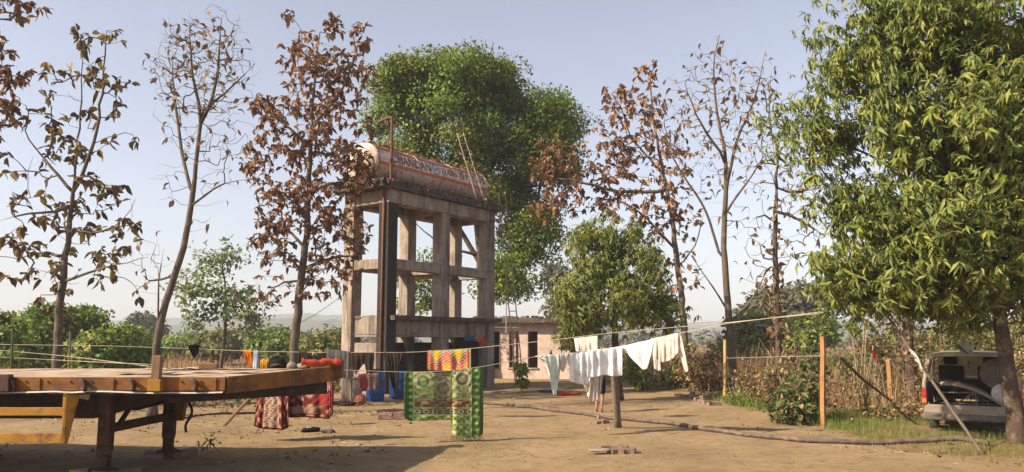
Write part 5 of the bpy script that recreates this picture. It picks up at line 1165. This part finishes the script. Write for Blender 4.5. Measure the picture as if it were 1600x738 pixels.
# ------------------------------------------------------------------ the person
def person():
    base = G(937, 645); t = thing('person', 'barefoot person in dark shorts walking behind the white kurta', 'person', base, math.radians(-14))
    S = 1.60 / 1.75
    J = {'pel':(0,0,.93),'spine':(0,.01,1.12),'chest':(0,.02,1.32),'neck':(0,.02,1.47),'headb':(0,.05,1.56),'headm':(0,.055,1.645),'headt':(0,.045,1.73),
         'hl':(-.09,0,.90),'kl':(-.095,.16,.50),'al':(-.09,.02,.10),'bl':(-.09,.10,.035),'tl':(-.095,.17,.025),
         'hr':(.09,0,.90),'kr':(.085,.03,.49),'ar':(.07,-.12,.12),'br':(.07,-.06,.045),'tr':(.07,.04,.022),
         'sl':(-.17,.02,1.41),'el':(-.23,-.06,1.13),'wl':(-.22,.08,.92),'pl':(-.22,.11,.855),'sr':(.17,.02,1.41),'er':(.235,.02,1.12),'wr':(.235,.14,.90),'pr':(.235,.165,.84)}
    Rr = {'pel':.135,'spine':.12,'chest':.14,'neck':.055,'headb':.075,'headm':.095,'headt':.06,'hl':.085,'kl':.056,'al':.036,'bl':.034,'tl':.026,'hr':.085,'kr':.056,'ar':.036,'br':.034,'tr':.026,
          'sl':.06,'el':.041,'wl':.028,'pl':.032,'sr':.06,'er':.041,'wr':.028,'pr':.032}
    E = [('pel','spine'),('spine','chest'),('chest','neck'),('neck','headb'),('headb','headm'),('headm','headt'),('pel','hl'),('hl','kl'),('kl','al'),('al','bl'),('bl','tl'),('pel','hr'),('hr','kr'),('kr','ar'),('ar','br'),('br','tr'),
         ('chest','sl'),('sl','el'),('el','wl'),('wl','pl'),('chest','sr'),('sr','er'),('er','wr'),('wr','pr')]
    for s_, p in ((-1,'pl'),(1,'pr')):
        c = J[p]
        for k in range(4):
            o = (k - 1.5)*.019; L = (.062,.072,.068,.052)[k]
            J[p+f'a{k}'] = (c[0] - s_*.004, c[1] + o, c[2] - .045); J[p+f'b{k}'] = (c[0] - s_*.022, c[1] + o*1.05, c[2] - .045 - L)
            Rr[p+f'a{k}'] = .0095; Rr[p+f'b{k}'] = .007; E += [(p, p+f'a{k}'), (p+f'a{k}', p+f'b{k}')]
        J[p+'t1'] = (c[0] - s_*.012, c[1] + .045, c[2] - .005); J[p+'t2'] = (c[0] - s_*.03, c[1] + .058, c[2] - .045); Rr[p+'t1'] = .011; Rr[p+'t2'] = .008; E += [(p, p+'t1'), (p+'t1', p+'t2')]
    def skin(name, names, edges, radf, m, lift=0):
        ids = {k: i for i, k in enumerate(names)}
        me = bpy.data.meshes.new(name); me.from_pydata([tuple(S*v for v in J[k]) for k in names], [(ids[a], ids[c]) for a, c in edges], []); me.materials.append(m)
        o = bpy.data.objects.new(name, me); COL.objects.link(o); o.parent = t
        md = o.modifiers.new('skin', 'SKIN'); md.use_smooth_shade = True
        for i, k in enumerate(names):
            sv = me.skin_vertices[0].data[i]; sv.radius = (radf(k), radf(k)*(.78 if k in ('chest','spine','pel') else 1)); sv.use_root = (i == 0)
        s2 = o.modifiers.new('sub', 'SUBSURF'); s2.levels = 2; s2.render_levels = 2
        return o
    body = skin('body', list(J), E, lambda k: S*Rr[k], M['skin'])
    skin('shorts', ['pel','hl','kl','hr','kr'], [('pel','hl'),('hl','kl'),('pel','hr'),('hr','kr')], lambda k: S*({'pel':.165,'hl':.115,'hr':.115}.get(k, .092)), M['black_cloth'])
    skin('shirt', ['chest','spine','pel','neck','sl','el','sr','er'], [('chest','spine'),('spine','pel'),('chest','neck'),('chest','sl'),('sl','el'),('chest','sr'),('sr','er')], lambda k: S*({'chest':.165,'spine':.15,'pel':.16,'neck':.062,'sl':.078}.get(k, .06)), M['shirtblue'])
    # hair cap, face
    hc = np.array([0, .05, 1.66])*S
    b = MB(); pr = [(.104*math.sin(a)*S, .115*math.cos(a)*S) for a in np.linspace(.02, 1.75, 9)]; b.lathe(pr, 16, c=hc + (0, -.012, .0)); b.obj('hair', M['hair'], body, True)
    f = np.array([0, .14, 1.625])*S
    for s_ in (-1, 1): lump(MB(), f + (s_*.033*S, .004, .012), (.013,.008,.008), 1, amp=0).obj('eye', M['logo_white'], body, True); lump(MB(), np.array([s_*.098, .045, 1.61])*S, (.012,.022,.033), 2, amp=.05).obj('ear', M['skin'], body, True)
    MB().hexa(np.array([f+(-.016,-.01,-.03), f+(.016,-.01,-.03), f+(.012,.028,-.026), f+(-.012,.028,-.026), f+(-.007,-.01,.02), f+(.007,-.01,.02), f+(.006,.008,.018), f+(-.006,.008,.018)])).obj('nose', M['skin'], body, True, .004)
    lump(MB(), f + (0, .0, -.055), (.026,.01,.008), 3, amp=.05).obj('mouth', M['clay'], body, True)
    return t
person()

# ------------------------------------------------------------------ the derelict van
VD = 12.9
v0 = G(1522, 689); vyaw = -math.atan2(v0[0], v0[1]) - .02
van = thing('derelict_van', 'wrecked dirty white minivan seen from behind with its tailgate missing', 'van', v0, vyaw)
W, H, LV = 1.62, 1.62, 3.3; hw = W / 2
def vp(mb, name, m, parent=None, bevel=.02, smooth=False): return mb.obj(name, M[m] if isinstance(m, str) else m, parent or van, smooth, bevel)
zb, zw = .52, 1.03                                     # sill height, window line
def side(s):
    # body side with window openings: lower panel, pillars, roof rail; tumblehome towards the roof
    x0, x1 = s*hw, s*(hw - .11)
    def X_(z): return x0 + (x1 - x0)*max(0, (z - zw))/(H - zw)
    b = MB()
    def slab(ya, yb, za, zb_, ya2=None, yb2=None):
        ya2 = ya if ya2 is None else ya2; yb2 = yb if yb2 is None else yb2; t = -s*.045
        V = [(X_(za),ya,za),(X_(za),yb,za),(X_(za)+t,yb,za),(X_(za)+t,ya,za),(X_(zb_),ya2,zb_),(X_(zb_),yb2,zb_),(X_(zb_)+t,yb2,zb_),(X_(zb_)+t,ya2,zb_)]
        b.hexa(np.array(V))
    slab(.0, .55, zb - .1, zw); slab(.55, 1.15, .62, zw - .004); slab(1.15, 2.5, zb - .1, zw); slab(2.5, 3.0, .62, zw - .004); slab(3.0, LV, zb - .1, zw)
    slab(0.02, .10, zw + .003, H - .1, .10, .17); slab(.95, 1.04, zw + .003, H - .1); slab(1.95, 2.04, zw + .003, H - .1); slab(3.06, 3.14, zw + .003, H - .1, 2.5, 2.58)
    slab(.10, 2.60, H - .1, H - .02)
    vp(b, 'side_panel', 'van_white', bevel=.012)
    for ya, yb in ((.18,.94),(1.05,1.94)):
        xg = X_(zw + .2); MB().hexa(np.array([(X_(zw)-s*.02,ya,zw+.01),(X_(zw)-s*.02,yb,zw+.01),(X_(zw)-s*.026,yb,zw+.01),(X_(zw)-s*.026,ya,zw+.01),(X_(H-.1)-s*.02,ya,H-.11),(X_(H-.1)-s*.02,yb,H-.11),(X_(H-.1)-s*.026,yb,H-.11),(X_(H-.1)-s*.026,ya,H-.11)])).obj('window', M['glass'], van)
for s in (-1, 1): side(s)
# roof, rear frame, floor, bulkhead, nose
b = MB(); xs_ = np.linspace(-1, 1, 9); n = 9; rows = []
for y in (.06, .12, 1.2, 2.4, 2.62): rows.append([((hw - .11)*x, y, H - .02 + .05*(1 - x**4) - (.035 if y in (.06, 2.62) else 0)) for x in xs_])
top = np.array(rows).reshape(-1, 3); bot = top - (0,0,.03); F = []
for r_ in range(4):
    for c_ in range(n - 1): q = r_*n + c_; F += [[q, q+1, q+n+1, q+n], [45+q, 45+q+n, 45+q+n+1, 45+q+1]]
per = [c_ for c_ in range(n)] + [r_*n + n-1 for r_ in range(1,5)] + [4*n + c_ for c_ in range(n-2,-1,-1)] + [r_*n for r_ in range(3,0,-1)]
for a_, c_ in zip(per, per[1:] + per[:1]): F.append([a_, 45+a_, 45+c_, c_])
vp(b.add(np.concatenate([top, bot]), F), 'roof', 'van_white', bevel=0, smooth=False)
loop = [(-hw + .03, .0, zb + .1), (-hw + .035, .0, zw), (-hw + .13, .09, H - .12), (-hw + .19, .10, H - .045), (-hw + .3, .10, H - .02), (hw - .3, .10, H - .02), (hw - .19, .10, H - .045), (hw - .13, .09, H - .12), (hw - .035, .0, zw), (hw - .03, .0, zb + .1)]
vp(MB().tube(resample(loop, .06), .042, 6), 'rear_frame', 'van_white', bevel=0, smooth=True)
vp(MB().box((0, .0, zb + .05), (W - .06, .09, .16)), 'rear_sill', 'van_pale')
vp(MB().hexa(np.array([(-hw-.02,-.10,zb-.16),(hw+.02,-.10,zb-.16),(hw+.02,.06,zb-.16),(-hw-.02,.06,zb-.16),(-hw-.02,-.12,zb-.04),(hw+.02,-.12,zb-.04),(hw+.02,.06,zb-.04),(-hw-.02,.06,zb-.04)])), 'bumper', 'van_grey', bevel=.03)
vp(MB().box((0, -.0, zb - .02), (W - .02, .1, .04)), 'rear_valance', 'van_white', bevel=.008)
vp(MB().box((0, LV/2, zb - .02), (W - .12, LV - .1, .06)), 'floor_pan', 'van_dark', bevel=0)
vp(MB().box((0, LV/2, zb - .12), (W*.6, LV - .4, .1)), 'chassis', 'rust_steel', bevel=0)
vp(MB().box((0, LV - .12, (zb + zw)/2), (W - .1, .2, zw - zb + .06)), 'front_panel', 'van_white', bevel=.03)
vp(MB().box((0, LV - .42, zw - .08), (W - .14, .35, .14)), 'dashboard', 'van_dark')
MB().hexa(np.array([(-hw+.08,LV-.18,zw+.05),(hw-.08,LV-.18,zw+.05),(hw-.08,LV-.172,zw+.05),(-hw+.08,LV-.172,zw+.05),(-hw+.17,2.60,H-.05),(hw-.17,2.60,H-.05),(hw-.17,2.608,H-.05),(-hw+.17,2.608,H-.05)])).obj('windscreen', M['glass'], van)
for x in (-.36, .36):
    st = vp(MB().box((x, 2.05, zb + .22), (.5, .48, .16)), 'seat', 'van_dark', bevel=.04)
    MB().box((x, 1.80, zb + .55), (.48, .12, .56), Matrix.Rotation(-.12, 3, 'X')).obj('backrest', M['van_dark'], st, False, .05)
    MB().box((x, 1.78, zb + .93), (.27, .09, .17), Matrix.Rotation(-.12, 3, 'X')).obj('headrest', M['van_dark'], st, False, .04)
for s in (-1, 1):
    tl = vp(MB().box((s*(hw - .025), -.035, .80), (.085, .05, .30)), 'tail_lamp', 'lamp_red', bevel=.012)
    MB().box((s*(hw - .025), -.063, .72), (.07, .012, .08)).obj('indicator', M['lamp_amber'], tl, False, .004)
for s in (-1, 1):
    for y in (.85, 2.75):
        Rw = Matrix.Rotation(math.pi/2, 3, 'Y'); c = (s*(hw - .12), y, .25)
        wh = vp(MB().lathe([(.14,-.07),(.23,-.08),(.255,-.05),(.26,0),(.255,.05),(.23,.08),(.14,.07)], 22, R=Rw, c=c), 'wheel', 'rubber', bevel=0, smooth=True)
        MB().lathe([(.001,s*.03),(.06,s*.045),(.1,s*.03),(.145,s*.065)], 16, R=Rw, c=c).obj('rim', M['metal'], wh, True)
def in_van(name, label, cat, mb, mname, smooth=False, bevel=0):
    o = mb.obj(name, M[mname], None, smooth, bevel); o.location = v0; o.rotation_euler.z = vyaw; return tag(o, label, cat)
b = MB(); k = 16; s_ = np.linspace(0, 1, k)
ctr = np.stack([-hw + .30 + s_*1.12, .22 - .12*s_, zw + .02 + .10*np.sin(s_*2.4) - .50*s_**1.5], 1)
wd = .17
Vt = np.concatenate([ctr + (0,-.05,-wd/2*.3), ctr + (0,wd,.06), ctr + (0,wd,.03), ctr + (0,-.05,-wd/2*.3 - .03)])
b.add(Vt, [[i_, i_+1, k+i_+1, k+i_] for i_ in range(k-1)] + [[2*k+i_, 2*k+i_+1, 3*k+i_+1, 3*k+i_] for i_ in range(k-1)] + [[3*k+i_, 3*k+i_+1, i_+1, i_] for i_ in range(k-1)] + [[k+i_, k+i_+1, 2*k+i_+1, 2*k+i_] for i_ in range(k-1)] + [[0,k,2*k,3*k],[k-1,4*k-1,3*k-1,2*k-1]])
in_van('curved_panel', 'long dusty curved body panel lying across the open back of the van', 'panel', b, 'van_pale', True)
Rx = Matrix.Rotation(math.pi/2 - .08, 3, 'X')
in_van('steel_drum', 'large round drum seen end-on inside the van', 'drum', MB().lathe([(.001,.02),(.25,.02),(.275,.0),(.29,.0),(.295,.03),(.295,.5),(.001,.5)], 30, R=Matrix.Rotation(-math.pi/2, 3, 'X'), c=(.46, .42, zb + .72)), 'van_grey', True)
in_van('white_tub', 'small pale round tub in front of the drum in the van', 'tub', MB().lathe([(.001,0),(.17,0),(.185,.02),(.19,.16),(.001,.16)], 24, R=Matrix.Rotation(-math.pi/2, 3, 'X'), c=(.52, .12, zb + .36)), 'palemetal', True)
b = MB().tube([(-.5,.15,zb+.35),(.08,.2,zb+.36)], .015, 5).tube([(.08,.15,zb+.12),(.08,.2,zb+.36)], .015, 5).tube([(-.3,.1,zb+.12),(.1,.2,zb+.38),(.3,.2,zb+.14)], .015, 5).tube([(-.55,.3,zb+.14),(.5,.3,zb+.14)], .015, 5)
in_van('metal_frame', 'thin bent metal frame lying in the back of the van', 'frame', b, 'van_grey')
bR = Matrix.Rotation(math.radians(62), 3, 'X') @ Matrix.Rotation(.35, 3, 'Y')
in_van('tin_bowl', 'shallow pale tin bowl propped on the rear edge of the van roof', 'bowl', MB().lathe([(.001,.0),(.06,.01),(.12,.05),(.135,.085),(.128,.085),(.115,.055),(.06,.018),(.001,.01)], 22, R=bR, c=(-.05, .04, H + .07)), 'palemetal', True)

# ------------------------------------------------------------------ dry growth, weeds, grass, litter
def blade_tpl(n=3, w=.02, bend=.35):
    t = np.linspace(0, 1, n + 1); V = []
    for i in range(n + 1): ww = w*(1 - t[i]*.85); V += [(-ww, bend*t[i]**2, t[i]), (ww, bend*t[i]**2, t[i])]
    return np.array(V), np.array([[2*i, 2*i+1, 2*i+3, 2*i+2] for i in range(n)])
BL = [blade_tpl(3, w, b_) for w, b_ in ((.02,.15),(.014,.45),(.018,.8),(.011,.3))]
def blades(mb, pos, h, r, lean=.25, m=0, tpl=BL, wscale=1.0):
    n = len(pos); a = r.uniform(0, 6.28, n); l = r.normal(0, lean, n); c, s_ = np.cos(a), np.sin(a)
    X_ = np.stack([c, s_, 0*c], 1); Z_ = np.stack([-s_*np.sin(l), c*np.sin(l), np.cos(l)], 1); Y_ = np.cross(Z_, X_)
    R = np.stack([X_, Y_, Z_], -1); kk = r.integers(0, len(tpl), n)
    for k in range(len(tpl)): w = kk == k; scatter(mb, tpl[k], pos[w], R[w], np.stack([h[w]*wscale, h[w], h[w]], 1), m)
def area(n, r, fx, y0, y1, power=1.0):
    y = y0 + (y1 - y0)*r.random(n)**power; lo, hi = fx(y); x = lo + (hi - lo)*r.random(n)
    return np.stack([x, y, gz(x, y) - .01], 1)
rr = np.random.default_rng(91)
# tall dry brush on the right, in clumps
b = MB(); cl = area(900, rr, lambda y: (yard_right(y) + .5 + np.where(y < 19, 2.0, 0), yard_right(y) + 4 + y*.62), 17.5, 60, .9)
k = rr.integers(0, len(cl), 26000); pos = cl[k] + np.stack([rr.normal(0,.28,26000), rr.normal(0,.28,26000), 0*k], 1)
hh = (rr.uniform(.35, 1.2, len(cl))[k])*rr.uniform(.55, 1.15, 26000)*(.85 + .008*pos[:,1])
blades(b, pos, hh, rr, .5, 0, wscale=.6); kind(b.obj('dry_brush', M['straw']), 'stuff', 'tall tangle of dry brown brush along the right side of the yard')
b = MB(); cl = area(420, rr, lambda y: (yard_right(y) + .8, yard_right(y) + 5 + y*.6), 20, 64, .9); k = rr.integers(0, len(cl), 6500)
pos = cl[k] + np.stack([rr.normal(0,.45,6500), rr.normal(0,.45,6500), 0*k], 1); blades(b, pos, rr.uniform(.4,1.35,len(cl))[k]*rr.uniform(.6,1.1,6500), rr, .45, 0, wscale=.5)
kind(b.obj('dry_reeds', M['straw_red']), 'stuff', 'reddish tall dry grass standing behind the fence posts')
# leafy dry scrub through the brush (small dry leaves on stems)
b = MB(); n = 24000; cl = area(300, rr, lambda y: (yard_right(y) + .3 + np.where(y < 18.5, 2.4, 0), yard_right(y) + 4 + y*.6), 17, 50, .9); hcl = rr.uniform(.3,1.5,len(cl)); k = rr.integers(0, len(cl), n)
pos = cl[k] + np.stack([rr.normal(0,.35,n), rr.normal(0,.35,n), hcl[k]*rr.random(n)**.7], 1); R = frames(rand_dirs(n, rr) + (0,0,-.3), rand_dirs(n, rr) + (0,0,.8)); kk = rr.integers(0,3,n)
cat_ = (np.arange(len(cl)) % 3 == 0)[k]
for q in range(3):
    for mm in (0, 1): w = (kk == q) & (cat_ == bool(mm)); scatter(b, DIA[q], pos[w], R[w], rr.uniform(.05,.12,w.sum()), mm)
kind(b.obj('dry_scrub', [M['litter'], M['olive']]), 'stuff', 'leafy dry scrub mixed into the brush behind the fence posts')
# stems and twigs poking out of the brush
b = MB()
for p in area(240, rr, lambda y: (yard_right(y) + .3, yard_right(y) + 3 + y*.5), 16.5, 34, 1.2):
    if p[0] < yard_right(p[1]) + 2.2 and p[1] < 18.5: continue
    h = rr.uniform(.7, 1.9); d = rr.normal(0, .25, 2)*h; b.tube(np.array([p, p + (d[0]*.3, d[1]*.3, h*.5), p + (d[0], d[1], h)]), np.array([.013,.009,.004]), 3)
    for q in range(3): a0 = p + np.array([d[0]*.3, d[1]*.3, h*.5])*rr.uniform(.7,1.7); b.tube(np.array([a0, a0 + rr.normal(0,.18,3) + (0,0,.15)]), np.array([.006,.003]), 3)
kind(b.obj('dry_stems', M['twig_pale']), 'stuff', 'bare twigs and stems rising from the dry brush')
# green grass round the van and along the yard edge
b = MB(); n = 60000; pos = area(n, rr, lambda y: (yard_right(y) + np.interp(y, [12,14,17], [.6,-.2,.1]), yard_right(y) + np.interp(y, [12,14,20], [7,8,9])), 12.2, 20.5, .8)
_va = np.array([math.sin(-vyaw), math.cos(-vyaw)]); _q = pos[:, :2] - v0[:2]; _al = _q @ _va; _ac = _q @ np.array([_va[1], -_va[0]]); pos = pos[~((_al > -.45) & (_al < LV) & (abs(_ac) < .85))]; n = len(pos)
keep = (np.sin(pos[:,0]*1.9 + 1)*np.sin(pos[:,1]*1.6) + .8*np.sin(pos[:,0]*.7 + pos[:,1]*3.1) + rr.normal(0,.5,n)) > -.25; pos = pos[keep]
blades(b, pos, rr.uniform(.05,.19,len(pos)), rr, .55, 0, wscale=1.5); kind(b.obj('green_grass', M['grass']), 'stuff', 'short green grass round the derelict van')
b = MB(); n = 3200; pos = area(n, rr, lambda y: (yard_right(y) - .2, yard_right(y) + .9), 16.5, 27, 1); blades(b, pos, rr.uniform(.08,.25,n), rr, .45, 0, wscale=1.8); kind(b.obj('edge_grass', M['grass']), 'stuff', 'green weeds along the yard edge near the yellow post')
b = MB(); n = 900; pos = area(n, rr, lambda y: (yard_right(y) - 1.0, yard_right(y) + 2), 11.2, 14.5, 1); blades(b, pos, rr.uniform(.05,.14,n), rr, .6, 0, wscale=1.5); kind(b.obj('dry_grass', M['straw']), 'stuff', 'dry thin grass at the near edge of the green patch')
# tufts in the yard
b = MB()
for px, py, n, hmax, sp_ in ((745,697,130,.10,.5),(690,700,80,.10,.4),(665,702,50,.10,.3),(330,690,40,.16,.18),(405,675,36,.16,.15),(545,655,26,.12,.15),(770,648,14,.06,.1),(850,690,18,.05,.15),(880,722,20,.05,.15),(430,688,40,.12,.3),(360,700,30,.1,.3),(500,690,40,.08,.4),(610,660,30,.10,.25),(780,725,22,.07,.12),(560,625,40,.3,.15),(660,690,30,.07,.3),(855,640,8,.07,.06),(905,650,8,.1,.05)):
    c = G(px, py); pos = np.stack([c[0] + rr.normal(0, sp_, n), c[1] + rr.normal(0, sp_*1.3, n), np.zeros(n)], 1); pos[:,2] = gz(pos[:,0], pos[:,1]) - .005; blades(b, pos, rr.uniform(.4,1,n)*hmax, rr, .6, rr.integers(0,2), wscale=1.6)
kind(b.obj('grass_tufts', [M['straw'], M['grass']]), 'stuff', 'scattered little grass tufts on the bare yard')
# low green weeds behind the trailer
b = MB(); n = 9000; cl = area(150, rr, lambda y: (yard_left(y) - 12, yard_left(y) + .8), 20, 36, 1); hcl = rr.uniform(.15,.6,len(cl)); k = rr.integers(0,len(cl),n)
pos = cl[k] + np.stack([rr.normal(0,.35,n), rr.normal(0,.35,n), hcl[k]*rr.random(n)], 1); R = frames(rand_dirs(n, rr), rand_dirs(n, rr)*.6 + (0,0,1)); kk = rr.integers(0,3,n); dry = (np.arange(len(cl)) % 2 == 0)[k]
for q in range(3):
    for mm in (0,1): w = (kk == q) & (dry == bool(mm)); scatter(b, DIA[q], pos[w], R[w], rr.uniform(.08,.18,w.sum()), mm)
kind(b.obj('weeds', [M['weed'], M['litter']]), 'stuff', 'low weeds along the far side of the yard behind the trailer')
b = MB(); n = 16000; pos = np.stack([rr.uniform(-70, 20, n), rr.uniform(44, 100, n), np.zeros(n)], 1); blades(b, pos, rr.uniform(.4,1.0,n), rr, .25, 0, wscale=1.8); kind(b.obj('field_grass', M['straw_red']), 'stuff', 'dry brown field grass beyond the bushes')
# leaf litter, clods and pebbles
b = MB(); n = 8200
pos = np.concatenate([area(5600, rr, lambda y: (np.maximum(yard_left(y), -13), -2.2 + 0*y), 9.5, 25, .8), area(500, rr, lambda y: (-3 + 0*y, yard_right(y)), 9.5, 26, .8), area(2100, rr, lambda y: (yard_right(y) - .6, yard_right(y) + 5), 11.5, 24, .9)])
pk = np.sin(pos[:,0]*1.3 + 2*np.sin(pos[:,1]*.7)) * np.sin(pos[:,1]*1.1 + 1.7*np.sin(pos[:,0]*.6 + 1)) + .5*np.sin(pos[:,0]*3.7 + pos[:,1]*2.9) + rr.normal(0,.35,len(pos)); pos = pos[pk > .25]; n = len(pos)
pos[:,2] += .02; R = frames(rand_dirs(n, rr)*(1,1,.25), rand_dirs(n, rr)*.35 + (0,0,1)); kk = rr.integers(0,6,n); sz = .02 + .11*rr.random(n)**2
for q in range(6): w = kk == q; scatter(b, TEAK_TPL[q], pos[w], R[w], sz[w])
kind(b.obj('leaf_litter', M['litter']), 'stuff', 'dry fallen leaves scattered over the yard')
icoV = np.array([[0,0,1],[.9,0,.3],[.28,.85,.3],[-.72,.53,.3],[-.72,-.53,.3],[.28,-.85,.3],[0,0,-.6]]); icoF = np.array([[0,1,2],[0,2,3],[0,3,4],[0,4,5],[0,5,1],[6,2,1],[6,3,2],[6,4,3],[6,5,4],[6,1,5]])
b = MB(); n = 2600; pos = np.concatenate([area(1500, rr, lambda y: (np.maximum(yard_left(y), -12), -1 + 0*y), 9.5, 24, .8), area(1100, rr, lambda y: (-4 + 0*y, yard_right(y)), 9.5, 26, .8)])
s_ = rr.uniform(.008,.03,n) * np.where(rr.random(n) < .06, 2.4, 1); scatter(b, (icoV, icoF), pos, frames(rand_dirs(n, rr)*(1,1,.2), np.tile([0,0,1.],(n,1)) + rand_dirs(n, rr)*.2), np.stack([s_*rr.uniform(.8,1.5,n), s_, s_*.6], 1))
kind(b.obj('pebbles', M['stone']), 'stuff', 'small clods and pebbles on the yard')
b = MB(); n = 3600; pos = np.concatenate([area(2200, rr, lambda y: (np.maximum(yard_left(y), -11), 0*y), 9.2, 24, .8), area(1400, rr, lambda y: (-3 + 0*y, yard_right(y)), 9.2, 27, .8)])
pos[:,2] += .014; a = rr.uniform(0, 6.28, n); L_ = rr.uniform(.05, .2, n); scatter(b, (np.array([[-.03,-.5,0],[.03,-.5,.01],[.04,.1,.05],[-.02,.1,.05],[.0,.5,.0]]), np.array([[0,1,2],[0,2,3],[3,2,4]])), pos, frames(np.stack([np.cos(a), np.sin(a), rr.normal(0,.06,n)], 1), np.tile([0,0,1.],(n,1))), L_)
kind(b.obj('straw_bits', M['straw']), 'stuff', 'bits of straw and broken twig lying on the trodden yard')
# leafy green creeper by the brown post and the dead fronds beside it
def shrub(name, label, foot, ells, D, n, size, mats, seed, stems=14):
    r = np.random.default_rng(seed); t = thing(name, label, 'shrub', foot); T0 = Matrix.Translation(-Vector(foot)); pts = ellipsoids(ells, D, r); b = MB()
    for p in pts[r.integers(0, len(pts), stems)]:
        m_ = (np.asarray(foot) + p)/2 + r.normal(0,.1,3); b.tube(resample([np.asarray(foot) + (r.normal(0,.15), r.normal(0,.1), 0), m_, p], .15), .009, 4)
    b.obj('stem', M['twig_pale'], t, True).matrix_parent_inverse = T0
    b = MB(); c = pts[r.integers(0, len(pts), n)] + r.normal(0, .1, (n, 3)); c = c[c[:,2] > .03]; n = len(c); R = frames(rand_dirs(n, r)*(1,1,.6) + (0,0,-.25), rand_dirs(n, r)*.6 + (0,-.4,1)); kk = r.integers(0,6,n); ww = r.random(n) < .25
    for q in range(6):
        for mm in (0,1): w = (kk == q) & (ww == bool(mm)); scatter(b, TEAK_TPL[q], c[w], R[w], r.uniform(*size, w.sum()), mm)
    b.obj('foliage', [M[m] for m in mats], t, True).matrix_parent_inverse = T0
shrub('creeper_shrub', 'sprawling green leafy creeper left of the tall brown fence post', G(1255,655), [(1262,600,24,36,30,0,.6),(1240,630,36,20,30,0,.6),(1278,570,10,20,8,0,.3),(1225,640,20,10,14,0,.5)], 15.3, 900, (.10,.19), ('weed','litter'), 5, 26)
shrub('dry_shrub', 'dead leafy branches heaped at the foot of the short leaning post', G(1405,655), [(1412,648,24,8,30,0,.5),(1372,648,18,7,14,0,.5),(1425,640,14,9,12,0,.4)], 15, 420, (.06,.13), ('litter','olive'), 6, 30)
shrub('dry_shrub', 'dry leafy shrub round the base of the bare tree and yellow post', G(1160,632), [(1165,598,18,24,24,.6,.5),(1115,560,20,26,24,3,.8),(1178,615,18,18,20,0,.5)], 19.8, 900, (.06,.14), ('litter','olive'), 7, 34)
shrub('dry_shrub', 'dry shrub in front of the creeper-wrapped tree', G(1215,640), [(1205,600,26,26,24,0,.6),(1225,570,16,20,14,0,.6)], 18, 900, (.06,.13), ('litter','weed'), 8, 50)
shrub('dark_shrub', 'shaded dark shrub behind the beige shirt at the foot of the mango', G(1000,606), [(1000,585,22,18,24,0,.8),(1060,590,20,18,20,0,.8),(985,570,16,16,14,0,.6)], 25, 800, (.12,.22), ('green','olive'), 9, 20)
shrub('dry_shrub', 'brown leafy undergrowth behind the line of broken bricks', G(1085,606), [(1090,580,30,26,30,0,1),(1070,560,20,26,20,0,1),(1110,595,26,14,20,0,.8)], 24, 1700, (.07,.16), ('litter','olive'), 10, 60)
for lb_, cx_, D_, sd_ in (('dusty olive-brown thicket behind the leaning pole', 1385, 21, 71), ('dusty olive-brown thicket behind the derelict van', 1495, 20, 72), ('dusty olive-brown thicket behind the big mango trunk', 1600, 19, 73)):
    shrub('dry_thicket', lb_, P(cx_, HOR, D_)*(1,1,0), [(cx_,540,48,34,50,0,1.2),(cx_ - 30,566,40,26,30,0,1.2),(cx_ + 30,558,40,32,30,0,1.2),(cx_ + 8,508,26,22,14,0,1)], D_, 4200, (.05,.12), ('olive','litter'), sd_, 60)
shrub('green_shrub', 'fresh green leafy shrub in the dry brush left of the van', G(1452,640), [(1452,575,22,22,24,1.5,.6),(1440,600,20,20,20,1.2,.5)], 17, 900, (.06,.12), ('weed','grass'), 81, 20)
shrub('green_shrub', 'green weedy shrub at the foot of the yellowish fence post', G(1150,632), [(1150,622,16,10,20,0,.4),(1172,628,14,9,16,-.4,.4)], 19.2, 420, (.05,.11), ('grass','weed'), 82, 12)
shrub('green_shrub', 'olive shrub poking above the brush right of the tall brown post', G(1330,640), [(1325,570,26,22,24,2,.7),(1345,600,24,20,20,1.5,.6)], 17.5, 1000, (.06,.13), ('olive','weed'), 83, 24)
shrub('young_weed', 'spindly little weed on the ground right of the far landing leg', G(328,700), [(326,690,6,7,8,0,.1),(330,683,4,6,6,0,.1)], 11.2, 26, (.04,.08), ('weed','weed'), 11, 5)
